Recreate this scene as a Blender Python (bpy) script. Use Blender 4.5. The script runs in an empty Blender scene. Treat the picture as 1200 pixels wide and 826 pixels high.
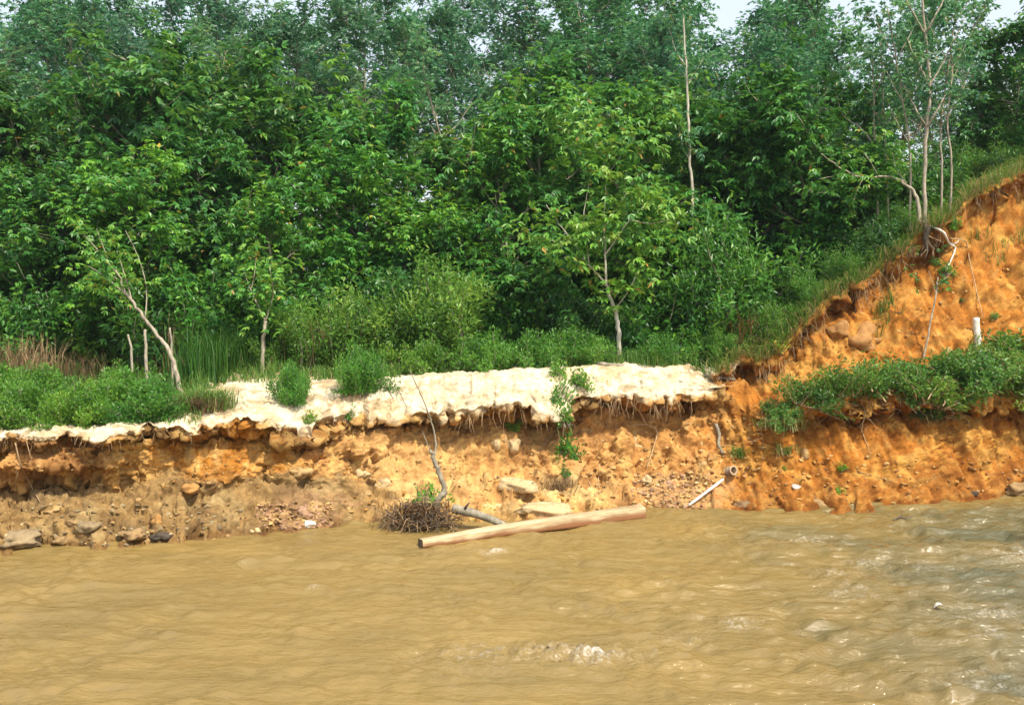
import bpy, math, random
import numpy as np
from mathutils import Vector
from mathutils.bvhtree import BVHTree

# ------------------------------------------------------------------ camera, sky, sun, exposure
scene = bpy.context.scene
col = scene.collection
F = 1167.0                      # focal length in photo pixels (1200 wide)
CAMZ = 4.5
PITCH = math.atan(0.0446)
cam_data = bpy.data.cameras.new('camera')
cam = bpy.data.objects.new('camera', cam_data); col.objects.link(cam)
cam.location = (0, 0, CAMZ)
cam.rotation_euler = (math.radians(90) - PITCH, 0, 0)
cam_data.sensor_width = 36.0
cam_data.lens = F / 1200.0 * 36.0
cam_data.clip_end = 2000.0
scene.camera = cam

SUN_EL = math.radians(56); SUN_AZ = math.radians(142)      # clockwise from +Y: behind the camera, to the right
sun_dir = Vector((math.sin(SUN_AZ) * math.cos(SUN_EL), math.cos(SUN_AZ) * math.cos(SUN_EL), math.sin(SUN_EL)))
world = bpy.data.worlds.new('World'); scene.world = world
world.use_nodes = True
wn = world.node_tree.nodes; wl = world.node_tree.links
bg = wn['Background']
sky = wn.new('ShaderNodeTexSky'); sky.sky_type = 'NISHITA'; sky.sun_disc = False
sky.sun_elevation = SUN_EL; sky.sun_rotation = SUN_AZ
sky.air_density = 1.0; sky.dust_density = 4.0; sky.ozone_density = 1.0
veil = wn.new('ShaderNodeMix'); veil.data_type = 'RGBA'; veil.inputs['Factor'].default_value = 0.48   # thin even white cloud over the whole sky
wl.new(sky.outputs['Color'], veil.inputs['A']); veil.inputs['B'].default_value = (6.6, 6.9, 7.1, 1)
wl.new(veil.outputs['Result'], bg.inputs['Color'])
bg.inputs['Strength'].default_value = 0.15
sd = bpy.data.lights.new('sun', 'SUN'); sd.energy = 4.1; sd.angle = math.radians(2.5); sd.color = (1.0, 0.93, 0.77)
sun = bpy.data.objects.new('sun', sd); col.objects.link(sun)
sun.rotation_euler = sun_dir.to_track_quat('Z', 'Y').to_euler()
sun.location = (20, -20, 40)
scene.view_settings.view_transform = 'Standard'; scene.view_settings.look = 'None'
scene.view_settings.exposure = 0.52; scene.view_settings.gamma = 1.0
scene.cycles.max_bounces = 5; scene.cycles.diffuse_bounces = 3; scene.cycles.glossy_bounces = 3
scene.cycles.transmission_bounces = 3; scene.cycles.transparent_max_bounces = 4
scene.cycles.use_denoising = True
scene.cycles.caustics_reflective = False; scene.cycles.caustics_refractive = False

# ------------------------------------------------------------------ numpy helpers
rs = np.random.RandomState(7)
_perm = rs.permutation(256); _perm = np.concatenate([_perm, _perm, _perm])
_g = rs.normal(size=(256, 3)); _g /= np.linalg.norm(_g, axis=1)[:, None]

def perlin(P):
    P = np.asarray(P, float); i = np.floor(P).astype(int); f = P - i; i &= 255
    u = f * f * f * (f * (f * 6 - 15) + 10)
    out = 0
    for dx in (0, 1):
        wx = u[:, 0] if dx else 1 - u[:, 0]
        for dy in (0, 1):
            wy = u[:, 1] if dy else 1 - u[:, 1]
            for dz in (0, 1):
                wz = u[:, 2] if dz else 1 - u[:, 2]
                h = _perm[_perm[_perm[(i[:, 0] + dx) & 255] + ((i[:, 1] + dy) & 255)] + ((i[:, 2] + dz) & 255)]
                g = _g[h]
                d = g[:, 0] * (f[:, 0] - dx) + g[:, 1] * (f[:, 1] - dy) + g[:, 2] * (f[:, 2] - dz)
                out = out + wx * wy * wz * d
    return out * 1.6

def fbm(P, octv=4, gain=0.5):
    s = 0; a = 1.0; q = np.array(P, float)
    for o in range(octv):
        s = s + a * perlin(q); q = q * 2.03 + 17.3; a *= gain
    return s

def worley(P):
    """distance to the nearest and second nearest jittered cell point"""
    P = np.asarray(P, float); i = np.floor(P).astype(int)
    f1 = np.full(len(P), 9.0); f2 = np.full(len(P), 9.0); cid = np.zeros(len(P))
    for dx in (-1, 0, 1):
        for dy in (-1, 0, 1):
            for dz in (-1, 0, 1):
                c = i + np.array([dx, dy, dz]); k = c & 255
                h = _perm[_perm[_perm[k[:, 0]] + k[:, 1]] + k[:, 2]]
                pt = c + 0.5 + _g[h] * 0.55
                d = np.linalg.norm(P - pt, axis=1)
                near = d < f1
                f2 = np.where(near, f1, np.minimum(f2, d)); cid = np.where(near, h / 255.0, cid); f1 = np.where(near, d, f1)
    return f1, f2, cid

def sstep(a, b, x):
    t = np.clip((x - a) / (b - a), 0, 1); return t * t * (3 - 2 * t)

def norm(v):
    return v / np.maximum(np.linalg.norm(v, axis=-1, keepdims=True), 1e-9)

def mesh_arrays(name, V, faces_list, smooth=True):
    """faces_list: list of (k,n) int arrays"""
    me = bpy.data.meshes.new(name)
    V = np.ascontiguousarray(V, dtype=np.float32)
    me.vertices.add(len(V)); me.vertices.foreach_set('co', V.ravel())
    loops = np.concatenate([f.ravel() for f in faces_list]).astype(np.int32)
    tot = np.concatenate([np.full(len(f), f.shape[1], np.int32) for f in faces_list])
    start = np.concatenate([[0], np.cumsum(tot)[:-1]]).astype(np.int32)
    me.loops.add(len(loops)); me.loops.foreach_set('vertex_index', loops)
    me.polygons.add(len(tot)); me.polygons.foreach_set('loop_start', start)
    me.polygons.foreach_set('use_smooth', np.full(len(tot), smooth, dtype=bool))
    me.update(calc_edges=True); me.validate()
    return me

def link(name, me, mat=None, parent=None, loc=None):
    o = bpy.data.objects.new(name, me); col.objects.link(o)
    if mat is not None and not me.materials: me.materials.append(mat)
    if parent: o.parent = parent
    if loc is not None: o.location = loc
    return o

def tag(o, label=None, cat=None, group=None, kind=None):
    if label: o['label'] = label
    if cat: o['category'] = cat
    if group: o['group'] = group
    if kind: o['kind'] = kind
    return o

def thing(name, label, cat, loc=(0, 0, 0), rz=0.0, group=None):
    o = bpy.data.objects.new(name, None); col.objects.link(o)
    o.empty_display_size = 0.1
    o.location = loc; o.rotation_euler = (0, 0, rz)
    return tag(o, label, cat, group, 'thing')

class Tubes:
    """collects swept tubes into one mesh"""
    def __init__(s): s.V = []; s.Q = []; s.T = []; s.n = 0
    def add(s, pts, radii, sides=6, cap=True, lump=0.0, rng=None):
        pts = np.asarray(pts, float); radii = np.broadcast_to(np.asarray(radii, float), (len(pts),))
        t = np.gradient(pts, axis=0); t = norm(t)
        ref = np.array([0.31, 0.87, 0.38]) if abs(t[0] @ np.array([0.31, 0.87, 0.38])) < 0.85 else np.array([1.0, 0, 0])
        a = norm(np.cross(t, ref)); b = np.cross(t, a)
        ang = np.arange(sides) * 2 * math.pi / sides
        r = radii[:, None] * np.ones((1, sides))
        if lump and rng is not None: r = r * (1 + lump * rng.uniform(-1, 1, r.shape))
        ring = pts[:, None, :] + r[..., None] * (np.cos(ang)[None, :, None] * a[:, None, :] + np.sin(ang)[None, :, None] * b[:, None, :])
        n = len(pts); base = s.n
        s.V.append(ring.reshape(-1, 3))
        i = np.arange(n - 1)[:, None] * sides; j = np.arange(sides)[None, :]; j2 = (j + 1) % sides
        s.Q.append((np.stack([i + j, i + j2, i + sides + j2, i + sides + j], -1).reshape(-1, 4)) + base)
        s.n += n * sides
        if cap:
            for k, p in ((0, pts[0]), (n - 1, pts[-1])):
                s.V.append(p[None]); c = s.n; s.n += 1
                q = base + k * sides + np.arange(sides); q2 = base + k * sides + (np.arange(sides) + 1) % sides
                s.T.append(np.stack([np.full(sides, c), q2, q] if k == 0 else [np.full(sides, c), q, q2], -1))
    def mesh(s, name):
        fl = [np.concatenate(s.Q)] + ([np.concatenate(s.T)] if s.T else [])
        return mesh_arrays(name, np.concatenate(s.V), fl)

def lerp_path(pts, n):
    """smooth path through control points (Catmull-Rom)"""
    P = np.asarray(pts, float)
    if len(P) == 2: return P[0] + (P[1] - P[0]) * np.linspace(0, 1, n)[:, None]
    E = np.vstack([2 * P[0] - P[1], P, 2 * P[-1] - P[-2]])
    t = np.linspace(0, len(P) - 1 - 1e-6, n); i = t.astype(int); f = (t - i)[:, None]
    p0, p1, p2, p3 = E[i], E[i + 1], E[i + 2], E[i + 3]
    return 0.5 * ((2 * p1) + (-p0 + p2) * f + (2 * p0 - 5 * p1 + 4 * p2 - p3) * f ** 2 + (-p0 + 3 * p1 - 3 * p2 + p3) * f ** 3)

# photo pixel + distance -> world
CT, ST = math.cos(PITCH), math.sin(PITCH)
def ray(px, py):
    xc = (px - 600) / F; yc = (413 - py) / F
    return np.array([xc, CT + yc * ST, -ST + yc * CT])
def at(px, py, Y):
    d = ray(px, py); return np.array([0, 0, CAMZ]) + d * (Y / d[1])

# ------------------------------------------------------------------ materials
def mat_new(name):
    m = bpy.data.materials.new(name); m.use_nodes = True
    nt = m.node_tree; return m, nt.nodes, nt.links, nt.nodes['Principled BSDF']

def noise_node(n, l, scale, detail=4, rough=0.55, coord=None):
    t = n.new('ShaderNodeTexNoise'); t.inputs['Scale'].default_value = scale
    t.inputs['Detail'].default_value = detail; t.inputs['Roughness'].default_value = rough
    if coord is not None: l.new(coord, t.inputs['Vector'])
    return t

def ramp(n, stops):
    r = n.new('ShaderNodeValToRGB'); e = r.color_ramp.elements
    while len(e) < len(stops): e.new(0.5)
    for k, (p, c) in enumerate(stops):
        e[k].position = p; e[k].color = (*c, 1) if len(c) == 3 else c
    return r

def mat_soil():
    m, n, l, b = mat_new('bank_soil')
    tc = n.new('ShaderNodeTexCoord')
    at_ = n.new('ShaderNodeAttribute'); at_.attribute_name = 'soil'
    n1 = noise_node(n, l, 2.6, 8, 0.65, tc.outputs['Object'])
    n2 = noise_node(n, l, 17.0, 5, 0.7, tc.outputs['Object'])
    n3 = noise_node(n, l, 60.0, 3, 0.6, tc.outputs['Object'])
    r1 = ramp(n, [(0.28, (0.62, 0.58, 0.55)), (0.5, (0.96, 0.96, 0.96)), (0.72, (1.28, 1.26, 1.2))])
    l.new(n1.outputs['Fac'], r1.inputs['Fac'])
    r2 = ramp(n, [(0.3, (0.70, 0.66, 0.62)), (0.5, (1, 1, 1)), (0.7, (1.18, 1.17, 1.15))])
    l.new(n2.outputs['Fac'], r2.inputs['Fac'])
    mx = n.new('ShaderNodeMix'); mx.data_type = 'RGBA'; mx.blend_type = 'MULTIPLY'; mx.inputs['Factor'].default_value = 1
    l.new(at_.outputs['Color'], mx.inputs['A']); l.new(r1.outputs['Color'], mx.inputs['B'])
    mx2 = n.new('ShaderNodeMix'); mx2.data_type = 'RGBA'; mx2.blend_type = 'MULTIPLY'; mx2.inputs['Factor'].default_value = 1
    l.new(mx.outputs['Result'], mx2.inputs['A']); l.new(r2.outputs['Color'], mx2.inputs['B'])
    l.new(mx2.outputs['Result'], b.inputs['Base Color'])
    b.inputs['Roughness'].default_value = 0.95; b.inputs['Specular IOR Level'].default_value = 0.15
    bp = n.new('ShaderNodeBump'); bp.inputs['Strength'].default_value = 0.5; bp.inputs['Distance'].default_value = 0.035
    ad = n.new('ShaderNodeMath'); ad.operation = 'MULTIPLY_ADD'; ad.inputs[1].default_value = 0.35
    l.new(n3.outputs['Fac'], ad.inputs[0]); l.new(n2.outputs['Fac'], ad.inputs[2])
    l.new(ad.outputs[0], bp.inputs['Height']); l.new(bp.outputs['Normal'], b.inputs['Normal'])
    return m

def mat_leaf(name, stops, transl=0.32, rough=0.42, spec=0.45):
    m, n, l, b = mat_new(name)
    a = n.new('ShaderNodeAttribute'); a.attribute_name = 'lv'
    r = ramp(n, stops); l.new(a.outputs['Fac'], r.inputs['Fac'])
    oi = n.new('ShaderNodeObjectInfo')
    mx = n.new('ShaderNodeMix'); mx.data_type = 'RGBA'; mx.blend_type = 'MULTIPLY'; mx.inputs['Factor'].default_value = 1
    l.new(r.outputs['Color'], mx.inputs['A']); l.new(oi.outputs['Color'], mx.inputs['B'])
    l.new(mx.outputs['Result'], b.inputs['Base Color'])
    b.inputs['Roughness'].default_value = rough; b.inputs['Specular IOR Level'].default_value = spec
    t = n.new('ShaderNodeBsdfTranslucent')
    hs = n.new('ShaderNodeHueSaturation'); hs.inputs['Hue'].default_value = 0.475; hs.inputs['Value'].default_value = 1.5
    l.new(mx.outputs['Result'], hs.inputs['Color']); l.new(hs.outputs['Color'], t.inputs['Color'])
    ms = n.new('ShaderNodeMixShader'); ms.inputs['Fac'].default_value = transl
    l.new(b.outputs[0], ms.inputs[1]); l.new(t.outputs[0], ms.inputs[2])
    l.new(ms.outputs[0], n['Material Output'].inputs['Surface'])
    return m

def mat_bark(name, c1, c2, scale=9.0, rough=0.9):
    m, n, l, b = mat_new(name)
    tc = n.new('ShaderNodeTexCoord')
    mp = n.new('ShaderNodeMapping'); mp.inputs['Scale'].default_value = (1, 1, 0.45); l.new(tc.outputs['Object'], mp.inputs['Vector'])
    t = noise_node(n, l, scale, 6, 0.65, mp.outputs['Vector'])
    r = ramp(n, [(0.32, c1), (0.68, c2)]); l.new(t.outputs['Fac'], r.inputs['Fac'])
    l.new(r.outputs['Color'], b.inputs['Base Color']); b.inputs['Roughness'].default_value = rough
    bp = n.new('ShaderNodeBump'); bp.inputs['Strength'].default_value = 0.4; bp.inputs['Distance'].default_value = 0.02
    l.new(t.outputs['Fac'], bp.inputs['Height']); l.new(bp.outputs['Normal'], b.inputs['Normal'])
    return m

M_SOIL = mat_soil()
M_LEAF = mat_leaf('broad_leaf', [(0.0, (0.022, 0.110, 0.030)), (0.45, (0.070, 0.240, 0.040)), (0.8, (0.185, 0.395, 0.044)),
                                 (0.93, (0.22, 0.34, 0.060)), (0.97, (0.42, 0.33, 0.06)), (1.0, (0.46, 0.22, 0.06))])
M_RUBBER = mat_leaf('rubber_leaf', [(0.0, (0.036, 0.130, 0.075)), (0.45, (0.080, 0.235, 0.110)), (0.8, (0.155, 0.335, 0.120)),
                                    (0.94, (0.20, 0.31, 0.10)), (1.0, (0.36, 0.25, 0.08))], transl=0.38)  # distance haze on the tall trees is partly put into this blue-green
M_SHRUB = mat_leaf('shrub_leaf', [(0.0, (0.040, 0.125, 0.020)), (0.45, (0.105, 0.265, 0.036)), (0.8, (0.205, 0.370, 0.055)),
                                  (0.95, (0.28, 0.38, 0.07)), (1.0, (0.38, 0.31, 0.10))], transl=0.35)
M_GRASS = mat_leaf('grass_blade', [(0.0, (0.035, 0.10, 0.015)), (0.5, (0.075, 0.19, 0.025)), (0.8, (0.15, 0.27, 0.045)),
                                   (0.9, (0.30, 0.31, 0.09)), (1.0, (0.42, 0.31, 0.15))], transl=0.35, rough=0.5)
M_DRY = mat_leaf('dry_stalks', [(0.0, (0.10, 0.065, 0.035)), (0.5, (0.24, 0.16, 0.085)), (1.0, (0.42, 0.30, 0.17))], transl=0.2, rough=0.8, spec=0.1)
M_BARK_PALE = mat_bark('pale_bark', (0.17, 0.14, 0.10), (0.50, 0.43, 0.33), 11.0)
M_BARK_WHITE = mat_bark('whitish_bark', (0.26, 0.22, 0.16), (0.68, 0.62, 0.52), 11.0)
M_BARK_GREY = mat_bark('grey_bark', (0.12, 0.10, 0.07), (0.34, 0.30, 0.22))
M_BARK_DARK = mat_bark('dark_wet_bark', (0.05, 0.038, 0.027), (0.17, 0.13, 0.09))
M_ROOT = mat_bark('dry_root', (0.26, 0.16, 0.08), (0.52, 0.37, 0.21), 14.0)
M_WHITE = mat_bark('bleached_wood', (0.50, 0.45, 0.38), (0.85, 0.80, 0.72), 12.0)

# ------------------------------------------------------------------ riverbank terrain
# rows: 0 bed, 1 waterline, 2 foot, 3 undercut, 4 mid face, 5 face top, 6 lip below, 7 lip top, 8 bench front, 9 bench back,
#       10 slope, 11 below upper lip, 12 upper lip, 13..15 forest floor
ST_ = [  # photo column: (waterline row), then (photo row, metres behind the waterline)
 (-260, 652, (588,.8),(576,1.25),(552,1.0),(530,1.15),(524,.85),(516,.85),(511,1.2),(502,1.9),(492,3.0),(478,4.5),(462,6.0)),
 (0,   645, (586,.8),(575,1.25),(550,.95),(528,1.15),(521,.85),(513,.85),(508,1.2),(500,1.9),(490,3.0),(475,4.5),(460,6.0)),
 (40,  644, (590,.9),(578,1.4),(552,1.05),(526,1.2),(518,.85),(511,.85),(506,1.2),(498,1.9),(488,3.1),(474,4.5),(458,6.2)),
 (100, 642, (592,.9),(574,1.4),(550,1.2),(522,1.35),(514,.95),(507,.95),(502,1.3),(495,2.0),(485,3.2),(472,4.6),(455,6.5)),
 (200, 633, (578,.9),(560,1.1),(535,1.25),(514,1.4),(506,1.0),(498,1.0),(492,1.4),(485,2.1),(475,3.0),(462,4.5),(448,6.5)),
 (300, 625, (576,.9),(560,1.1),(530,1.3),(509,1.55),(500,1.05),(491,1.05),(482,1.6),(468,2.4),(452,3.6),(442,5.0),(435,6.5)),
 (355, 620, (572,.9),(556,1.1),(540,1.3),(527,1.5),(520,.95),(503,1.05),(480,1.7),(462,2.5),(448,3.6),(438,5.0),(432,6.5)),
 (375, 618, (574,.9),(558,1.1),(535,1.35),(512,1.6),(506,1.3),(492,1.3),(474,1.75),(458,2.4),(447,3.4),(437,5.0),(431,6.5)),
 (430, 613, (582,.9),(562,1.2),(530,1.5),(503,1.8),(498,1.6),(486,1.6),(462,1.9),(450,2.3),(444,3.2),(436,5.0),(430,6.5)),
 (510, 612, (592,.7),(567,1.6),(535,2.15),(508,2.5),(492,2.1),(482,1.95),(460,2.2),(444,2.6),(439,3.2),(434,4.5),(428,6.5)),
 (600, 612, (590,.9),(558,1.9),(530,2.3),(496,2.75),(481,2.15),(472,2.0),(450,2.3),(438,2.7),(434,3.5),(431,5.0),(427,6.5)),
 (640, 611, (588,.9),(556,1.9),(530,2.2),(505,2.6),(495,2.1),(483,2.0),(456,2.35),(437,2.8),(432,3.5),(429,5.0),(425,6.5)),
 (700, 606, (582,.9),(557,1.8),(525,2.2),(485,2.7),(473,2.15),(465,2.05),(445,2.4),(432,2.9),(428,3.6),(425,5.0),(421,6.5)),
 (800, 601, (576,1.0),(556,1.6),(520,2.2),(484,2.8),(473,2.25),(464,2.15),(445,2.5),(432,3.0),(427,3.8),(423,5.0),(418,6.5)),
 (838, 600, (572,1.0),(552,1.5),(520,2.1),(484,2.6),(470,2.5),(460,2.6),(452,2.8),(446,3.1),(441,3.6),(438,3.7),(428,3.3)),
 (870, 599, (568,1.0),(548,1.4),(520,1.8),(490,2.2),(478,2.3),(468,2.5),(460,2.8),(454,3.1),(446,3.5),(438,3.8),(418,3.3)),
 (905, 598, (562,.9),(543,1.3),(516,1.5),(498,1.6),(490,1.55),(480,1.6),(469,2.1),(458,2.6),(440,3.2),(425,3.7),(404,3.3)),
 (970, 598, (560,.9),(540,1.2),(512,1.5),(492,1.7),(482,1.4),(470,1.45),(454,1.9),(430,2.8),(400,3.5),(370,4.3),(352,3.9)),
 (1050,593, (555,.8),(536,1.1),(502,1.5),(484,1.8),(472,1.45),(462,1.5),(445,1.9),(415,2.8),(370,3.8),(318,4.9),(296,4.5)),
 (1090,590, (552,.7),(533,1.0),(505,1.3),(490,1.6),(478,1.2),(466,1.3),(445,1.8),(412,2.7),(360,3.8),(300,4.9),(268,4.3)),
 (1130,587, (550,.7),(531,1.0),(510,1.2),(496,1.5),(482,1.1),(469,1.15),(444,1.6),(408,2.6),(348,3.8),(260,5.2),(238,4.8)),
 (1200,578, (545,.7),(530,.9),(515,1.1),(503,1.7),(474,1.05),(458,1.1),(428,1.8),(396,2.6),(330,3.8),(222,5.6),(196,5.1)),
 (1460,572, (540,.7),(525,.9),(508,1.1),(496,1.6),(465,1.05),(448,1.1),(415,1.8),(380,2.6),(300,3.9),(170,6.0),(142,5.5)),
]
def y_at_z0(py):
    d = ray(600, py); return -CAMZ / d[2] * d[1]
PXS = np.array([s[0] for s in ST_], float)
KY, KZ = [], []
for s in ST_:
    yw = y_at_z0(s[1]); ys = [yw - 1.8, yw]; zs = [-1.0, 0.0]
    keys = list(s[2:])
    over = keys[3][1] - keys[4][1]                     # how far the lip hangs over the face
    dp = 0.28 if s[0] > 450 else 0.05
    if over > 0.15: keys[3] = (keys[4][0] + (5 if dp > .1 else 7), keys[3][1] + dp); keys[2] = (keys[2][0] - 4, keys[2][1] + 0.4 * dp)
    if s[0] < 160: keys[1] = (keys[1][0] + 2, keys[1][1] + 0.25)
    for (py, dy) in keys:
        p = at(600, py, yw + dy); ys.append(p[1]); zs.append(p[2])
    rise = np.interp(s[0], [0, 800, 1000, 1200], [0.5, 0.35, 0.5, 0.9])
    ys += [ys[-1] + 5.0, 62.0, 190.0]; zs += [zs[-1] + rise, zs[-1] + rise + 1.2, zs[-1] + rise + 3.0]
    KY.append(ys); KZ.append(zs)
KY = np.array(KY); KZ = np.array(KZ)

def pchip(x, xp, fp):
    h = np.diff(xp); d = np.diff(fp, axis=0) / h[:, None]
    m = np.zeros_like(fp); m[0] = d[0]; m[-1] = d[-1]
    prod = d[:-1] * d[1:]
    hm = np.where(prod > 0, 2 * prod / np.where(np.abs(d[:-1] + d[1:]) < 1e-9, 1e-9, d[:-1] + d[1:]), 0)
    m[1:-1] = hm
    x = np.clip(x, xp[0], xp[-1]); i = np.clip(np.searchsorted(xp, x) - 1, 0, len(xp) - 2)
    t = ((x - xp[i]) / h[i])[:, None]; H = h[i][:, None]
    return ((1 + 2 * t) * (1 - t) ** 2) * fp[i] + t * (1 - t) ** 2 * H * m[i] + t * t * (3 - 2 * t) * fp[i + 1] + t * t * (t - 1) * H * m[i + 1]

cols_px = np.concatenate([np.linspace(-1000, -160, 60, endpoint=False), np.linspace(-160, 1360, 860, endpoint=False), np.linspace(1360, 2300, 60)])
NC = len(cols_px)
ky = pchip(cols_px, PXS, KY); kz = pchip(cols_px, PXS, KZ)
# ragged lips and foot
c1 = np.stack([cols_px / 40.0, np.zeros(NC), np.zeros(NC)], 1)
for k, (ay, az, sc_, sd_) in {1: (.18, 0, 1.0, 3.3), 2: (.15, .10, .7, 9.1), 3: (.14, .09, .8, 14.7), 5: (.14, .05, .9, 21.3), 6: (.26, .15, 1.5, 33.3),
                             7: (.26, .10, 1.5, 33.3), 8: (.20, .07, 1.1, 41.9), 11: (.34, .16, 1.6, 55.1), 12: (.38, .20, 1.6, 55.1)}.items():
    nz = fbm(c1 * sc_ + np.array([0, sd_, 0.5]), 4, 0.6)
    ky[:, k] += ay * nz; kz[:, k] += az * nz
nseg = [8, 34, 22, 32, 34, 16, 10, 24, 24, 34, 40, 14, 34, 22, 8]
tt = []; kf = []
for s_, nn in enumerate(nseg):
    kf.append(s_ + np.arange(nn) / nn)
kf = np.concatenate(kf + [[len(nseg)]]); NR = len(kf)
i0 = np.minimum(kf.astype(int), len(nseg) - 1); fr = kf - i0
def prof(K):
    E = np.concatenate([2 * K[:, :1] - K[:, 1:2], K, 2 * K[:, -1:] - K[:, -2:-1]], 1)
    p0, p1, p2, p3 = E[:, i0], E[:, i0 + 1], E[:, i0 + 2], E[:, i0 + 3]; f = fr[None]
    cr = 0.5 * (2 * p1 + (-p0 + p2) * f + (2 * p0 - 5 * p1 + 4 * p2 - p3) * f ** 2 + (-p0 + 3 * p1 - 3 * p2 + p3) * f ** 3)
    li = p1 + (p2 - p1) * f
    w = np.where(kf >= 12, 0.0, np.where((kf > 5.0) & (kf < 9.0), 0.12, 0.55))[None]
    return w * cr + (1 - w) * li
GY = prof(ky); GZ = prof(kz)
A_ = ((cols_px - 600) / F)[:, None] * np.ones((1, NR))
G = np.stack([A_ * GY, GY, GZ], -1)                     # (NC, NR, 3)
PXG = cols_px[:, None] * np.ones((1, NR)); KFG = np.ones((NC, 1)) * kf[None]
du = np.gradient(G, axis=0); dv = np.gradient(G, axis=1)
N = norm(np.cross(du, dv))
P = G.reshape(-1, 3); Nn = N.reshape(-1, 3); pxv = PXG.ravel(); kv = KFG.ravel()
face = sstep(0.6, 1.2, kv) * (1 - sstep(6.2, 7.2, kv)) * 1.0
right = sstep(835, 880, pxv)
upper = right * sstep(6.5, 8.0, kv) * (1 - sstep(11.6, 12.3, kv))
rough_amt = np.clip(np.maximum(face, upper), 0, 1)
sandy = (1 - right) * sstep(6.6, 7.4, kv) * (1 - sstep(12.0, 13.0, kv))
floor_ = sstep(12.0, 12.8, kv)
big = fbm(P * np.array([0.55, 0.55, 0.7]), 3)
med = fbm(P * np.array([1.7, 1.7, 2.0]) + 9.1, 4, 0.55)
f1, f2, cid = worley(P * np.array([2.6, 2.6, 3.2]) + 0.25 * np.stack([med, med, med], 1))
g1, g2, gid = worley(P * np.array([6.5, 6.5, 7.5]) + 3.3)
clod = (0.55 - f1) * 0.5 + (cid - 0.5) * 0.5
clod2 = (0.5 - g1) * 0.5 + (gid - 0.5) * 0.45
strata = perlin(np.stack([P[:, 0] * 0.5, P[:, 1] * 0.5, P[:, 2] * 5.5 + 0.5 * med], 1))
rill = fbm(np.stack([P[:, 0] * 5.0, P[:, 1] * 1.0, P[:, 2] * 0.7], 1), 3)
low = 1 - sstep(2.4, 3.4, kv)
cmask = np.clip(0.5 + 0.9 * fbm(P * 0.9 + 31.0, 2), 0, 1)
earth = fbm(P * np.array([1.1, 1.1, 1.3]) + 301, 6, 0.58); grit = fbm(P * 7.5 + 401, 4, 0.65)
slip = fbm(np.stack([P[:, 0] * 2.4 + 0.5 * P[:, 2], P[:, 1] * 0.5, P[:, 2] * 0.5], 1) + 501, 4, 0.55)
cm2 = sstep(0.05, 0.5, fbm(P * 0.8 + 31.0, 2))                    # clods only here and there
disp = rough_amt * (0.10 * big + (1 - 0.5 * right) * (0.15 * earth + 0.05 * grit) + 0.05 * slip + 0.24 * clod * cm2 + 0.10 * clod2 * cm2 + 0.04 * strata * (0.4 + low) + 0.03 * rill)
h1, h2, hid = worley(P * np.array([1.25, 1.25, 1.5]) + 0.35 * np.stack([med, big, med], 1) + 7.7)
crack = -np.exp(-((h2 - h1) / 0.055) ** 2) * 0.5 - np.exp(-((f2 - f1) / 0.06) ** 2) * 0.35
gully = -np.abs(fbm(np.stack([P[:, 0] * 1.5 + 0.25 * P[:, 2], P[:, 1] * 0.2, P[:, 2] * 0.22], 1) + 61, 4, 0.55)) + 0.25
disp += right * np.maximum(rough_amt, upper) * 0.30 * gully
disp += rough_amt * (1 - 0.6 * right) * (0.26 * (hid - 0.5) + 0.12 * crack * (0.2 + 0.8 * cm2))
disp += low * face * 0.14 * clod * (1 - right * 0.5)
disp += upper * (0.14 * big + 0.03 * earth)
disp += sandy * (0.07 * earth + 0.03 * grit + 0.06 * crack * cmask + 0.07 * rill * sstep(7.0, 7.6, kv) * (1 - sstep(8.9, 9.5, kv)) + 0.07 * clod2 * cmask)
disp += floor_ * (0.12 * big + 0.05 * med)
disp *= sstep(0.2, 1.0, kv)
# small rock shelf where the undercut bites in on the left
P = P + Nn * disp[:, None] * np.sign(Nn @ np.array([0, -0.6, 0.8]))[:, None]
G = P.reshape(NC, NR, 3)

# soil colours (albedo)
def C(*c): return np.array(c)[None]
def mixc(a, b, w): return a * (1 - w)[:, None] + b * w[:, None]
n_a = fbm(P * 0.8 + 50, 3); n_b = fbm(P * 2.2 + 70, 3); n_c = fbm(P * np.array([3.0, 3.0, .45]) + 90, 3)
pw = pxv + 26 * n_b + 20 * n_a; kw = kv + 0.35 * n_b
soil = np.repeat(C(0.50, 0.285, 0.125), len(P), 0)                                       # tan clay of the middle
soil = mixc(soil, C(0.36, 0.195, 0.085), (1 - sstep(90, 140, pw)) * sstep(20, 60, pw))   # brown clay at the left
soil = mixc(soil, C(0.60, 0.37, 0.14), sstep(100, 130, pw) * (1 - sstep(170, 215, pw)))  # yellow clay
soil = mixc(soil, C(0.46, 0.21, 0.045), sstep(175, 215, pw) * (1 - sstep(330, 380, pw))) # deep ochre
soil = mixc(soil, C(0.66, 0.46, 0.22), sstep(0.25, 0.75, n_c) * sstep(100, 150, pw) * (1 - sstep(400, 480, pw)) * 0.8)
soil = mixc(soil, C(0.58, 0.38, 0.19), sstep(390, 430, pw) * (1 - sstep(520, 560, pw)) * 0.7)
soil = mixc(soil, C(0.45, 0.235, 0.085), sstep(690, 760, pw) * 0.7)
soil = mixc(soil, C(0.50, 0.225, 0.060), sstep(800, 880, pw))
soil = mixc(soil, C(0.56, 0.30, 0.105), sstep(0.05, 0.6, n_a) * sstep(850, 920, pw) * 0.8)
soil = mixc(soil, C(0.42, 0.155, 0.035), sstep(0.1, 0.6, n_b) * sstep(850, 920, pw) * 0.55)
mud = (1 - sstep(2.6, 3.4, kw)) * (1 - sstep(400, 500, pw))
soil = mixc(soil, C(0.30, 0.205, 0.105), mud)
soil = mixc(soil, C(0.36, 0.275, 0.16), mud * sstep(0.0, 0.5, n_a))
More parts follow.
